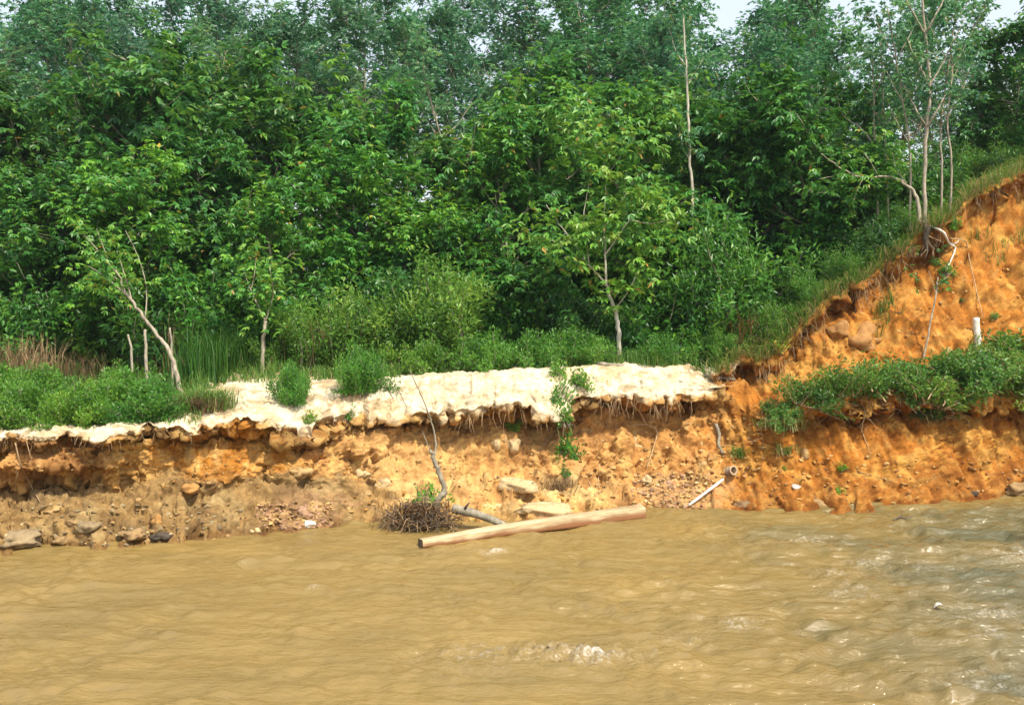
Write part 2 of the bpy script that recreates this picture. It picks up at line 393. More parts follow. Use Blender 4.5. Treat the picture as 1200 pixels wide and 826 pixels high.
soil = mixc(soil, C(0.19, 0.130, 0.075), mud * sstep(0.15, 0.55, n_b) * 0.8)
soil = mixc(soil, C(0.36, 0.23, 0.15), (1 - sstep(1.6, 2.4, kw)) * sstep(300, 330, pw) * (1 - sstep(385, 410, pw)) * 0.7)  # pinkish gravel bed
beach = (1 - sstep(2.9, 3.5, kw)) * sstep(440, 500, pw) * (1 - sstep(690, 760, pw))
soil = mixc(soil, C(0.62, 0.46, 0.25), beach * sstep(-0.4, 0.3, n_a + n_b * 0.5))
talus = (1 - sstep(2.2, 3.0, kw)) * sstep(720, 770, pw) * (1 - sstep(840, 880, pw))
soil = mixc(soil, C(0.46, 0.29, 0.18), talus * 0.7)
lowr = (1 - sstep(1.6, 2.6, kw)) * sstep(840, 900, pw)
soil = mixc(soil, C(0.36, 0.165, 0.055), lowr * 0.75)
lip_shade = sstep(4.9, 5.4, kw) * (1 - sstep(6.2, 6.6, kw)) * (1 - right)
soil = mixc(soil, C(0.13, 0.078, 0.040), lip_shade * 0.85 * sstep(-0.5, 0.2, n_a))  # shade below the overhanging lips, painted into the soil colour
sand_w = (1 - sstep(826, 852, pw)) * sstep(6.35, 6.75, kv + 0.55 * n_b + 0.25 * fbm(P * 6 + 33, 2)) * (1 - sstep(12.2, 13.0, kw))
soil = mixc(soil, C(0.80, 0.72, 0.56), sand_w)
litter = sstep(0.12, 0.5, fbm(P * np.array([1.6, 1.6, 3.0]) + 210, 4, 0.6))
soil = mixc(soil, C(0.42, 0.30, 0.165), sand_w * litter * 0.75)
soil = mixc(soil, C(0.62, 0.47, 0.28), sand_w * sstep(0.0, 0.5, n_b + 0.4 * n_c) * 0.75)
soil = mixc(soil, C(0.30, 0.23, 0.12), (1 - sstep(185, 240, pw)) * sstep(8.6, 9.4, kw) * 0.9)   # grown-over terrace at the left
soil = mixc(soil, C(0.85, 0.74, 0.55), sand_w * sstep(480, 560, pw) * (1 - sstep(640, 700, pw)) * 0.5)
soil = mixc(soil, C(0.24, 0.15, 0.075), sstep(11.7, 12.1, kw) * sstep(835, 860, pw))            # dry root mat along the upper edge
soil = mixc(soil, C(0.075, 0.055, 0.030), sstep(12.3, 13.2, kw))                               # leaf litter
wet = (1 - sstep(0.02, 0.16, P[:, 2] + 0.05 * n_b)) * sstep(-0.2, 0.0, P[:, 2])
soil = mixc(soil, soil * 0.6 * np.array([1.0, 0.85, 0.7]), wet)
ii = np.arange(NC - 1)[:, None] * NR; jj = np.arange(NR - 1)[None, :]
Q = np.stack([ii + jj, ii + NR + jj, ii + NR + jj + 1, ii + jj + 1], -1).reshape(-1, 4)
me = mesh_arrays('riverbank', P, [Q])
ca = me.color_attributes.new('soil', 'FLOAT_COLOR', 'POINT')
n_d = fbm(P * np.array([2.8, 2.8, 3.6]) + 120, 4, 0.6); n_e = fbm(P * 7.0 + 150, 2)
pale_ = sstep(0.05, 0.5, fbm(P * np.array([1.0, 1.0, 1.2]) + 601, 5, 0.6))
soil = mixc(soil, C(0.66, 0.42, 0.165), pale_ * right * rough_amt * 0.65)
streak = sstep(0.05, 0.5, fbm(np.stack([P[:, 0] * 4.0 + 0.8 * P[:, 2], P[:, 1] * 1.0, P[:, 2] * 0.5], 1) + 701, 4, 0.6))
soil = mixc(soil, C(0.33, 0.135, 0.035), streak * right * rough_amt * 0.6)
soil = mixc(soil, C(0.64, 0.45, 0.20), streak * (1 - right) * rough_amt * (1 - mud) * 0.55)
moist = sstep(0.10, 0.55, n_d) * (1 - 0.75 * sand_w)
soil = mixc(soil, soil * np.array([[0.52, 0.46, 0.42]]), moist * 0.62)
soil = mixc(soil, soil * 0.4 + C(0.62, 0.44, 0.22) * 0.6, sstep(0.25, 0.6, -n_d + 0.3 * n_e) * (1 - sand_w) * rough_amt * (1 - mud) * 0.55)
soil *= (sand_w[:, None] * np.array([[0.80, 0.77, 0.72]]) + (1 - sand_w[:, None]) * (np.array([[0.88, 0.81, 0.63]]) * (1 - right[:, None]) + np.array([[0.76, 0.66, 0.40]]) * right[:, None]))
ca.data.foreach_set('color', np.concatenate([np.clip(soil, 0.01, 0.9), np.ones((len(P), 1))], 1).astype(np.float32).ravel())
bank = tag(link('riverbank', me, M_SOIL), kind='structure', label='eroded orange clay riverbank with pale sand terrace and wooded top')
bvh = BVHTree.FromPolygons(P.tolist(), Q.tolist())

def surf(px, py):
    """the bank's surface seen at a photo pixel"""
    d = Vector(ray(px, py)).normalized(); h = bvh.ray_cast(Vector((0, 0, CAMZ)), d)
    if h[0] is None: return None, None
    return np.array(h[0]), np.array(h[1])
def ground(X, Y):
    h = bvh.ray_cast(Vector((X, Y, 60.0)), Vector((0, 0, -1)))
    return h[0].z if h[0] is not None else 3.0
def gpt(px, Y, sink=0.0):
    X = (px - 600) / F * Y; return np.array([X, Y, ground(X, Y) - sink])

# ------------------------------------------------------------------ river
def mat_water():
    m, n, l, b = mat_new('muddy_water')
    tc = n.new('ShaderNodeTexCoord')
    n1 = noise_node(n, l, 0.35, 5, 0.6, tc.outputs['Object'])
    r = ramp(n, [(0.25, (0.095, 0.088, 0.044)), (0.5, (0.190, 0.132, 0.044)), (0.75, (0.265, 0.175, 0.054))])      # sediment colours, the greener end also paints in forest reflections
    si = n.new('ShaderNodeAttribute'); si.attribute_name = 'silt_reflection'
    sm = n.new('ShaderNodeMath'); sm.operation = 'MULTIPLY_ADD'; sm.inputs[1].default_value = 0.5; l.new(n1.outputs['Fac'], sm.inputs[0]); l.new(si.outputs['Fac'], sm.inputs[2])
    l.new(sm.outputs[0], r.inputs['Fac'])
    fo = n.new('ShaderNodeAttribute'); fo.attribute_name = 'foam'
    n4 = noise_node(n, l, 22.0, 4, 0.7, tc.outputs['Object'])
    mm = n.new('ShaderNodeMath'); mm.operation = 'MULTIPLY_ADD'; mm.inputs[1].default_value = 3.4; mm.inputs[2].default_value = -1.80
    l.new(n4.outputs['Fac'], mm.inputs[0])
    ma = n.new('ShaderNodeMath'); ma.operation = 'ADD'; l.new(mm.outputs[0], ma.inputs[0]); l.new(fo.outputs['Fac'], ma.inputs[1])
    mb = n.new('ShaderNodeMath'); mb.operation = 'MULTIPLY'; mb.use_clamp = True
    l.new(ma.outputs[0], mb.inputs[0]); l.new(fo.outputs['Fac'], mb.inputs[1])
    mx = n.new('ShaderNodeMix'); mx.data_type = 'RGBA'; l.new(mb.outputs[0], mx.inputs['Factor'])
    l.new(r.outputs['Color'], mx.inputs['A']); mx.inputs['B'].default_value = (0.80, 0.78, 0.72, 1)
    l.new(mx.outputs['Result'], b.inputs['Base Color'])
    b.inputs['Roughness'].default_value = 0.07; b.inputs['IOR'].default_value = 1.40; b.inputs['Specular IOR Level'].default_value = 0.65
    mp = n.new('ShaderNodeMapping'); mp.inputs['Scale'].default_value = (1.0, 2.4, 1.0); l.new(tc.outputs['Object'], mp.inputs['Vector'])
    n2 = noise_node(n, l, 6.0, 4, 0.6, mp.outputs['Vector'])
    bp = n.new('ShaderNodeBump'); bp.inputs['Strength'].default_value = 1.0; bp.inputs['Distance'].default_value = 0.04
    l.new(n2.outputs['Fac'], bp.inputs['Height']); l.new(bp.outputs['Normal'], b.inputs['Normal'])
    return m
wy = np.concatenate([np.linspace(-40, 4, 12, endpoint=False), np.linspace(4, 10, 30, endpoint=False), np.linspace(10, 26, 300, endpoint=False), np.linspace(26, 34, 8)])
wa = np.concatenate([np.linspace(-75, -13, 40, endpoint=False), np.linspace(-13, 14, 620, endpoint=False), np.linspace(14, 75, 40)])
WX, WY = np.meshgrid(wa, wy, indexing='ij'); wp = np.stack([WX.ravel(), WY.ravel(), np.zeros(WX.size)], 1)
warp = fbm(wp * 0.5 + 5, 2)
def ridged(q): return 1 - 2 * np.abs(perlin(q))
chop = 1 + 0.9 * sstep(-2, 8, wp[:, 0] + 0.2 * (14 - wp[:, 1])) + 0.3 * warp
def sharp(q):
    v = perlin(q); return v + 0.45 * v * v
h = 0.050 * perlin(np.stack([wp[:, 0] * 0.40 + warp, wp[:, 1] * 0.9, wp[:, 2]], 1)) \
  + 0.034 * perlin(np.stack([wp[:, 0] * 0.95 + 1.2 * warp, wp[:, 1] * 2.3 + 0.30 * wp[:, 0], wp[:, 2] + 3], 1)) \
  + 0.026 * sharp(np.stack([wp[:, 0] * 1.9 + 1.5 * warp, wp[:, 1] * 4.6 - 0.35 * wp[:, 0], wp[:, 2] + 8], 1)) \
  + 0.022 * perlin(np.stack([wp[:, 0] * 3.6 + 2 * warp, wp[:, 1] * 7.5 + 0.8 * wp[:, 0], wp[:, 2] + 1], 1))
h *= chop * 1.35
crest = h.copy()
foam = sstep(0.085, 0.13, h) * sstep(0.1, 0.5, fbm(wp * 0.9 + 40, 2)) * 0.35
def boil(px, py, r, hh, f):
    global h, foam
    d = ray(px, py); t = -CAMZ / d[2]; c = d * t
    dd = np.exp(-(((wp[:, 0] - c[0]) / (r * 1.5)) ** 2 + ((wp[:, 1] - c[1]) / r) ** 2))
    tex = 0.55 + 0.8 * fbm(wp * np.array([4.0, 9.0, 1]) + 3, 4, 0.65)
    h = h + hh * dd * tex; foam = np.maximum(foam, 0.75 * f * dd * (0.2 + 0.9 * tex))
boil(690, 774, 0.20, 0.08, 0.95); boil(660, 764, 0.38, 0.09, 0.38); boil(625, 770, 0.45, 0.05, 0.3); boil(730, 768, 0.5, 0.05, 0.3); boil(560, 765, 0.6, 0.04, 0.35); boil(945, 635, 0.35, 0.06, 0.7); boil(900, 642, 0.5, 0.05, 0.4)
boil(1016, 658, 0.3, 0.05, 0.6); boil(978, 676, 0.4, 0.04, 0.5); boil(996, 694, 0.4, 0.04, 0.45); boil(1190, 652, 0.5, 0.05, 0.6)
boil(1075, 668, 0.4, 0.04, 0.4); boil(862, 733, 0.3, 0.04, 0.5); boil(580, 647, 0.2, 0.03, 0.8); boil(1150, 720, 0.6, 0.04, 0.4)
boil(1145, 795, 0.5, 0.04, 0.45); boil(800, 748, 0.3, 0.04, 0.45); boil(370, 690, 0.12, 0.02, 0.6); boil(1060, 640, 0.4, 0.03, 0.3)
h = h * sstep(3, 7, wp[:, 1] + 60) * (1 - 0.75 * sstep(0, 1, (np.abs(wp[:, 0]) - 13) / 6))
wp[:, 2] = h
nw, mw = len(wa), len(wy)
ii = np.arange(nw - 1)[:, None] * mw; jj = np.arange(mw - 1)[None, :]
WQ = np.stack([ii + jj, ii + mw + jj, ii + mw + jj + 1, ii + jj + 1], -1).reshape(-1, 4)
me = mesh_arrays('river', wp, [WQ])
silt_reflection = 0.36 - 0.34 * sstep(2.5, 9.0, wp[:, 0] + 1.6 * warp + 0.25 * (16 - wp[:, 1])) * sstep(24.0, 21.0, wp[:, 1]) + 0.10 * fbm(wp * np.array([0.4, 0.8, 1]) + 80, 3)  # greener right side: less sediment plus painted reflection of the trees
sa = me.attributes.new('silt_reflection', 'FLOAT', 'POINT'); sa.data.foreach_set('value', np.clip(silt_reflection, -.1, 1).astype(np.float32))
fa = me.attributes.new('foam', 'FLOAT', 'POINT'); fa.data.foreach_set('value', foam.astype(np.float32))
river = tag(link('river', me, mat_water()), kind='structure', label='muddy brown river with choppy ripples and small patches of foam')

# ------------------------------------------------------------------ foliage builders
class Leaves:
    def __init__(s): s.B = []; s.D = []; s.N = []; s.L = []; s.W = []; s.lv = []
    def add(s, B, D, N, L, W, lv):
        n = len(B); s.B.append(B); s.D.append(norm(D)); s.N.append(N)
        s.L.append(np.broadcast_to(L, (n,))); s.W.append(np.broadcast_to(W, (n,))); s.lv.append(np.broadcast_to(lv, (n,)))
    def mesh(s, name, mat):
        B = np.concatenate(s.B); D = np.concatenate(s.D); N = np.concatenate(s.N)
        L = np.concatenate(s.L)[:, None]; W = np.concatenate(s.W)[:, None]; lv = np.concatenate(s.lv)
        S = norm(np.cross(D, N)); N = np.cross(S, D)
        mid = B + D * L * 0.45
        v = np.stack([B, mid + S * W * 0.5 + N * W * 0.14, B + D * L - N * L * 0.12, mid - S * W * 0.5 + N * W * 0.14], 1)
        n = len(B); b = (np.arange(n) * 4)[:, None]
        T = np.stack([b + np.array([[0, 1, 2]]), b + np.array([[0, 2, 3]])], 1).reshape(-1, 3)
        me = mesh_arrays(name, v.reshape(-1, 3), [T], smooth=False)
        a = me.attributes.new('lv', 'FLOAT', 'FACE'); a.data.foreach_set('value', np.repeat(np.clip(lv, 0, 1), 2).astype(np.float32))
        me.materials.append(mat); return me

UP = np.array([0, 0, 1.0])
def rdir(rng, n):
    v = rng.normal(size=(n, 3)); return norm(v)

def limb_path(p, d, L, n, rng, up=0.25, jit=0.18):
    pts = [np.array(p, float)]; d = norm(np.array(d, float))
    for k in range(n):
        d = norm(d + rng.normal(size=3) * jit + UP * up / n)
        pts.append(pts[-1] + d * L / n)
    return np.array(pts)

def whorls(lv, tips, dirs, rng, m, ps, Ls, Ws, droop, three=True, tone=0.42, tonev=0.20, old=0.006):
    """umbrella whorls of drooping leaves at the twig tips"""
    for t, d in zip(tips, dirs):
        mm = max(3, int(m * rng.uniform(0.6, 1.3)))
        pd = norm(rdir(rng, mm) * np.array([1, 1, 0.55]) + d * 0.45 + UP * 0.15)
        base = t + pd * (ps * rng.uniform(0.35, 1.0, mm))[:, None] - d * rng.uniform(0, ps * 1.2, mm)[:, None]
        ctone = tone + rng.normal() * tonev
        D = norm(pd * 0.9 + rng.normal(size=(mm, 3)) * 0.25 - UP * droop)
        N = norm(UP + pd * 0.25 + rng.normal(size=(mm, 3)) * 0.35)
        S = norm(np.cross(D, N))
        for a in ((-0.75, 0, 0.75) if three else (0,)):
            Da = D + S * a
            lvv = ctone + rng.normal(size=mm) * 0.13
            lvv = np.where(rng.uniform(size=mm) < old, rng.uniform(0.95, 1.0, mm), np.minimum(lvv, 0.92))
            lv.add(base, Da, N, Ls * rng.uniform(0.7, 1.15, mm), Ws * rng.uniform(0.8, 1.15, mm), lvv)

def make_tree(seed, H, base_h, R, nl, ns, tips_per, m, Ls, Ws, tr, mat, bark, shape='round', droop=0.5, el=(0.5, 0.95), lean=0.05, three=True, tone=0.42, tonev=0.2, crook=0.06, forks=1, old=0.006):
    rng = np.random.RandomState(seed); tb = Tubes(); lv = Leaves()
    tips = []; dirs = []
    def twig(p, d, L, r, last=True):
        q = limb_path(p, d, L, 3, rng, 0.2, 0.22); tb.add(q, np.linspace(r, r * 0.35, 4), 3, cap=False)
        tips.append(q[-1]); dirs.append(norm(q[-1] - q[-2]))
        if tips_per > 1:
            tips.append(q[2] + rng.normal(size=3) * 0.12); dirs.append(norm(q[2] - q[1] + rng.normal(size=3) * 0.4))
        for _ in range(max(0, tips_per - 2)):
            tips.append(q[rng.randint(1, 4)] + rng.normal(size=3) * 0.22); dirs.append(norm(d + rng.normal(size=3) * 0.6))
    stems = []
    for fk in range(forks):
        d0 = np.array([rng.normal() * lean * (1 + 2.0 * (forks > 1)), rng.normal() * lean * (1 + 2.0 * (forks > 1)), 1.0])
        st = limb_path((rng.normal() * 0.08 * (forks > 1), rng.normal() * 0.08 * (forks > 1), -0.25), d0, H * 0.9 + 0.25, 12, rng, 0.3, crook)
        k = np.linspace(0, 1, 13); rad = tr * (1 - k) ** 0.8 + 0.012 + tr * 0.5 * np.exp(-k * 30)
        tb.add(st, rad, 8); stems.append((st, rad))
    for li in range(nl):
        st, rad = stems[li % forks]
        u = rng.uniform(0, 1) ** 0.9 if li > nl * 0.3 else rng.uniform(0.0, 0.5)
        z = base_h + (H * 0.9 - base_h) * u
        kk = np.interp(z, st[:, 2], np.arange(13)); p = np.array([np.interp(kk, np.arange(13), st[:, c]) for c in range(3)])
        r0 = np.interp(kk, np.arange(13), rad)
        if shape == 'round': prof_ = math.sqrt(max(0.08, 1 - ((u - 0.38) / 0.72) ** 2))
        elif shape == 'flat': prof_ = 0.55 + 0.45 * u
        else: prof_ = 1.0 - 0.72 * u
        L = R * prof_ * rng.uniform(0.65, 1.15); az = li * 2.4 + rng.uniform(-0.5, 0.5); e = rng.uniform(*el) * (0.6 + 0.8 * u)
        d = np.array([math.cos(az) * math.cos(e), math.sin(az) * math.cos(e), math.sin(e)])
        q = limb_path(p, d, L, 6, rng, 0.35, 0.14)
        tb.add(q, np.linspace(min(r0 * 0.6, 0.016 + 0.016 * L), 0.006, 7), 5, cap=False)
        tips.append(q[-1]); dirs.append(norm(q[-1] - q[-2]))
        for s_ in range(ns):
            w = rng.uniform(0.3, 0.97); kk = w * 6; pp = np.array([np.interp(kk, np.arange(7), q[:, c]) for c in range(3)])
            dd = norm(norm(q[-1] - q[0]) + rdir(rng, 1)[0] * 1.1 + UP * 0.15)
            twig(pp, dd, L * rng.uniform(0.22, 0.5), 0.012)
    for st, rad in stems:
        for s_ in range(4 + ns):
            twig(st[-1 - (s_ % 3)], norm(UP * 0.8 + rdir(rng, 1)[0]), R * rng.uniform(0.2, 0.5), 0.012)
    whorls(lv, np.array(tips), np.array(dirs), rng, m, Ls * 1.3, Ls, Ws, droop, three, tone, tonev, old)
    wood = tb.mesh('trunk'); wood.materials.append(bark)
    return wood, lv.mesh('crown', mat)

def make_shrub(seed, H, R, nst, nleaf, Ls, Ws, mat, bark, spread=0.7, tone=0.45, twigs=True, updir=0.4, base=0.15):
    rng = np.random.RandomState(seed); tb = Tubes(); lv = Leaves()
    for s_ in range(nst):
        az = rng.uniform(0, 6.283); e = rng.uniform(0.35, 1.45)
        d = np.array([math.cos(az) * math.cos(e) * spread, math.sin(az) * math.cos(e) * spread, math.sin(e)])
        L = math.hypot(R * math.cos(e), H * math.sin(e)) * rng.uniform(0.75, 1.1)
        p0 = np.array([rng.normal() * R * 0.22, rng.normal() * R * 0.22, -0.08])
        q = limb_path(p0, d, L, 5, rng, 0.3, 0.2)
        tb.add(q, np.linspace(0.012 + 0.006 * H, 0.004, 6), 4, cap=False)
        n = int(nleaf / nst)
        w = rng.uniform(base, 1.0, n) ** 0.75 * 5
        c = np.stack([np.interp(w, np.arange(6), q[:, k]) for k in range(3)], 1)
        off = rdir(rng, n) * (0.05 + 0.20 * L * rng.uniform(0.2, 1, n) * 0.7)[:, None]
        B = c + off; B[:, 2] = np.maximum(B[:, 2], 0.0)
        D = norm(off * 2 / max(L, .2) + rng.normal(size=(n, 3)) * 0.5 + UP * updir)
        ct = tone + rng.normal() * 0.12
        lvv = np.clip(ct + rng.normal(size=n) * 0.16, 0, 0.95)
        lv.add(B, D, norm(UP + rng.normal(size=(n, 3)) * 0.6), Ls * rng.uniform(0.6, 1.2, n), Ws * rng.uniform(0.7, 1.2, n), lvv)
    wood = tb.mesh('stems'); wood.materials.append(bark)
    return wood, lv.mesh('foliage', mat)

def blades(rng, B, Hs, W, lean, lv, dirs=None):
    """curved grass blades: 3 triangles each, returns V,T,lv"""
    n = len(B); az = rng.uniform(0, 6.283, n); d = np.stack([np.cos(az), np.sin(az), np.zeros(n)], 1) if dirs is None else dirs
    s = np.stack([-d[:, 1], d[:, 0], np.zeros(n)], 1); le = lean * rng.uniform(0.3, 1.3, n)
    Hs = np.broadcast_to(Hs, (n,)); w = np.broadcast_to(W, (n,))[:, None]
    m1 = B + d * (Hs * le * 0.30)[:, None] + UP * (Hs * 0.58)[:, None]
    tip = B + d * (Hs * le)[:, None] + UP * (Hs * (1 - 0.35 * np.clip(le, 0, 1.6)))[:, None]
    v = np.stack([B - s * w * 0.5, B + s * w * 0.5, m1 + s * w * 0.42, m1 - s * w * 0.42, tip], 1)
    b = (np.arange(n) * 5)[:, None]
    T = np.stack([b + np.array([[0, 1, 2]]), b + np.array([[0, 2, 3]]), b + np.array([[3, 2, 4]])], 1).reshape(-1, 3)
    return v.reshape(-1, 3), T, np.repeat(lv, 3)
def blade_mesh(name, parts, mat):
    V = []; T = []; L = []; o = 0
    for v, t, l_ in parts: V.append(v); T.append(t + o); L.append(l_); o += len(v)
    me = mesh_arrays(name, np.concatenate(V), [np.concatenate(T)], smooth=False)
    a = me.attributes.new('lv', 'FLOAT', 'FACE'); a.data.foreach_set('value', np.clip(np.concatenate(L), 0, 1).astype(np.float32))
    me.materials.append(mat); return me

# prototypes: meshes shared between the copies
RUB = [make_tree(100 + i, 14.0, bh, 3.2, 26, 8, 3, 7, 0.21, 0.085, 0.13, M_RUBBER, M_BARK_GREY, 'round', 0.45, (0.35, 0.85), 0.03, True, 0.42, 0.16) for i, bh in enumerate((4.5, 5.5, 6.5, 4.0))]
AIRY = [make_tree(140 + i, 12.0, 4.5, 2.4, 16, 5, 2, 6, 0.20, 0.08, 0.085, M_RUBBER, M_BARK_PALE, 'round', 0.4, (0.5, 1.0), 0.06, True, 0.48, 0.14, 0.08) for i in range(3)]
BRO = [make_tree(200 + i, 6.0, 0.7, 2.5, 30, 9, 3, 7, 0.23, 0.10, 0.07, M_LEAF, M_BARK_GREY, 'round', 0.55, (0.1, 0.7), 0.05, True, 0.42, 0.18) for i in range(4)]
THIN = [make_tree(240 + i, 9.0, 3.4, 1.7, 13, 4, 2, 5, 0.17, 0.075, 0.055, M_RUBBER, M_BARK_PALE, 'round', 0.35, (0.7, 1.15), 0.07, True, 0.45, 0.14, 0.07) for i in range(3)]
SHR = [make_shrub(300 + i, 2.2, 1.3, 26, 9000, 0.13, 0.045, M_SHRUB, M_BARK_GREY, 0.8, 0.42) for i in range(3)]
UND = [make_shrub(315 + i, 2.4, 1.5, 30, 6000, 0.20, 0.085, M_LEAF, M_BARK_GREY, 0.8, 0.36, updir=-0.1, base=0.0) for i in range(3)]
WEED = [make_shrub(330 + i, 0.85, 0.75, 30, 7000, 0.085, 0.030, M_SHRUB, M_BARK_GREY, 0.9, 0.42, updir=0.5, base=0.0) for i in range(3)]
CREEP = [make_shrub(345 + i, 0.60, 0.95, 40, 3600, 0.090, 0.042, M_SHRUB, M_ROOT, 1.1, 0.42, updir=0.1, base=0.1) for i in range(3)]
SPRIG = [make_shrub(360 + i, 0.30, 0.22, 10, 420, 0.07, 0.032, M_SHRUB, M_BARK_GREY, 0.9, 0.5, updir=0.2, base=0.0) for i in range(2)]

def put(name, proto, parts, px, Y, s, rz, label, cat, group=None, colr=(1, 1, 1), tilt=(0, 0), sz=1.0, loc=None, sink=0.0):
    p = gpt(px, Y, sink) if loc is None else loc
    t = thing(name, label, cat, p, rz, group)
    t.rotation_euler = (tilt[0], tilt[1], rz); t.scale = (s, s, s * sz)
    for pn, me in zip(parts, proto):
        o = link(pn, me, None, t); o.color = (*colr, 1)
    return t
def height_for(px, Y, top):
    """metres from the ground to the photo row `top`"""
    return at(px, top, Y)[2] - ground((px - 600) / F * Y, Y)

R_ = random.Random(5)
TC = ('trunk', 'crown'); SF = ('stems', 'foliage')
SECT = [(-999, 'past the left edge of the terrace'), (-20, 'at the far left of the view'), (70, 'above the leaning bare trunk'), (180, 'above the brown grass mound'), (270, 'above the small forked sapling'),
        (360, 'above the round bush on the sand'), (450, 'above the dead snag by the river'), (540, 'above the sand ledge'), (625, 'left of the white-trunked tree'), (700, 'straight behind the white-trunked tree'),
        (780, 'behind the straight white pole-like trunk'), (850, 'above the strap-leaved plant'), (930, 'above the middle of the clay slope'), (1010, 'behind the crooked low branch'), (1080, 'behind the thin pale stems on the ridge'),
        (1150, 'at the top right above the clay cliff'), (1240, 'past the right edge of the cliff')]
def sector(px):
    return max(i for i, (a, _) in enumerate(SECT) if px >= a)
def plant_row(specs, kinds):
    """specs: dicts with px; gives every tree its own label from its row, sector and order"""
    by = {}
    for sp in specs: by.setdefault((sp['row'], sector(sp['px'])), []).append(sp)
    for (row, sec), lst in by.items():
        lst.sort(key=lambda q: q['px'])
        words = {1: [''], 2: ['left-hand ', 'right-hand '], 3: ['left-hand ', 'central ', 'right-hand ']}.get(len(lst), ['%s ' % w for w in ('first', 'second', 'third', 'fourth', 'fifth', 'sixth', 'seventh', 'eighth', 'ninth', 'tenth', 'eleventh', 'twelfth', 'thirteenth', 'fourteenth')])
        for w, sp in zip(words, lst):
            put(sp['name'], sp['proto'], TC, sp['px'], sp['Y'], sp['s'], sp['rz'], (w + sp['desc'] + ' ' + SECT[sec][1]), 'tree', kinds[row], sp['col'])
# rows of tall trees at the back
specs = []
for row, (Y0, step, lo, hi) in enumerate(((40, 84, -25, 55), (47, 76, -60, 30), (56, 70, -50, 40))):
    px = -230 + row * 37
    while px < 1430:
        Y = Y0 + R_.uniform(-2.5, 2.5); x = px + R_.uniform(-22, 22)
        top = R_.uniform(lo, hi)
        if abs(x - 495) < 38 or abs(x - 832) < 42 or abs(x - 200) < 24: top = max(top, R_.uniform(8, 40))
        Hh = height_for(x, Y, top)
        k = R_.randrange(4); airy = R_.random() < (0.30 if x < 950 else 0.6)
        pr = AIRY[k % 3] if airy else RUB[k]
        if 1010 < x < 1140 and row != 1: px += step; continue
        g = R_.uniform(0.8, 1.15)
        rn = ('nearest tall row', 'second tall row', 'rearmost tall row')[row]
        specs.append(dict(row=row, px=x, Y=Y, s=Hh / (12.0 if airy else 14.0), rz=R_.uniform(0, 6.28), proto=pr, name='tall_tree',
                          desc=('thin pale-trunked tree, ' if airy else 'full-crowned tree, ') + rn,
                          col=(g * R_.uniform(0.8, 1.1), g, g * R_.uniform(0.85, 1.2))))
        px += step * R_.uniform(0.8, 1.2)
plant_row(specs, ('nearest row of tall trees', 'second row of tall trees', 'rearmost row of tall trees'))
# middle row
for x, Y, top, lab in ((695, 43, -30, 'tall full-crowned tree filling the sky gap behind the white-trunked tree'), (640, 44, -20, 'tall full-crowned tree left above the white-trunked tree'), (905, 42, -20, 'tall full-crowned tree above the darkest dense tree'), (782, 44, -22, 'tall full-crowned tree just left of the sky gap'), (872, 45, -18, 'tall full-crowned tree just right of the sky gap'), (1040, 50, -20, 'tall full-crowned tree far behind the crooked low branch'), (1100, 52, 0, 'tall full-crowned tree far behind the thin pale stems')):
    put('tall_tree', RUB[int(x) % 4], TC, x, Y, height_for(x, Y, top) / 14.0, x, lab, 'tree', None, (1.05, 1.1, .9))
specs = []; px = -220
while px < 1400:
    Y = 34.5 + R_.uniform(-2, 2); top = R_.uniform(80, 175); x = px + R_.uniform(-20, 20)
    if 1000 < x < 1150: top = R_.uniform(120, 190); Y += 3
    Hh = height_for(x, Y, top); g = R_.uniform(0.75, 1.1)
    if x < 380: g *= 0.82                                  # darker leaf tint on the left
    specs.append(dict(row=0, px=x, Y=Y, s=Hh / 6.0, rz=R_.uniform(0, 6.28), proto=BRO[R_.randrange(4)], name='leafy_tree', desc='dense mid-height tree behind the front thicket',
                      col=(g * R_.uniform(0.8, 1.15), g, g * R_.uniform(0.8, 1.2))))
    px += 92 * R_.uniform(0.8, 1.2)
plant_row(specs, ('mid-height trees of the wood',))
# front broad-leaved trees
for px, Y, top, k, c, lab in (
    (-120, 28, 230, 0, (1, 1, 1), 'broad-leaved tree past the left edge of the terrace'),
    (40, 29.5, 215, 1, (.9, .95, .9), 'dark broad-leaved tree above the dry brown stalks at far left'),
    (165, 28.5, 185, 2, (1.1, 1.1, .8), 'bright leafy tree just behind the leaning bare trunk'),
    (325, 28, 240, 3, (1.1, 1.1, .9), 'low rounded leafy tree behind the small forked sapling'),
    (262, 31, 170, 0, (.7, .8, .8), 'shadowy tree between the bright leafy tree and the forked sapling'),
    (430, 30.5, 190, 1, (1.0, 1.1, .8), 'yellowish green tree behind the tall feathery shrubs'),
    (512, 29, 232, 2, (1.15, 1.1, .7), 'small light green tree rising behind the rightmost feathery shrub'),
    (600, 30, 170, 3, (.95, 1, .9), 'broad dark green tree left behind the white-trunked tree'),
    (860, 30.5, 130, 0, (.7, .85, .8), 'dark dense tree right of the straight white trunk'),
    (935, 30.5, 110, 1, (.65, .8, .7), 'darkest dense tree above the ferny slope edge'),
    (985, 29.5, 180, 2, (.75, .9, .75), 'low dark tree below the crooked horizontal branch'),
    (1175, 33, 30, 3, (.6, .75, .75), 'dark full tree on the ridge at the top right corner'),
    (1290, 32, 60, 1, (.7, .8, .7), 'tree past the right edge on the ridge')):
    put('leafy_tree', BRO[k], TC, px, Y, height_for(px, Y, top) / 6.0, R_.uniform(0, 6.28), lab, 'tree', None, c)
W_TREE = make_tree(262, 7.0, 2.2, 2.9, 26, 8, 3, 7, 0.25, 0.10, 0.075, M_LEAF, M_BARK_GREY, 'flat', 0.7, (0.35, 0.9), 0.10, True, 0.58, 0.15, 0.10)
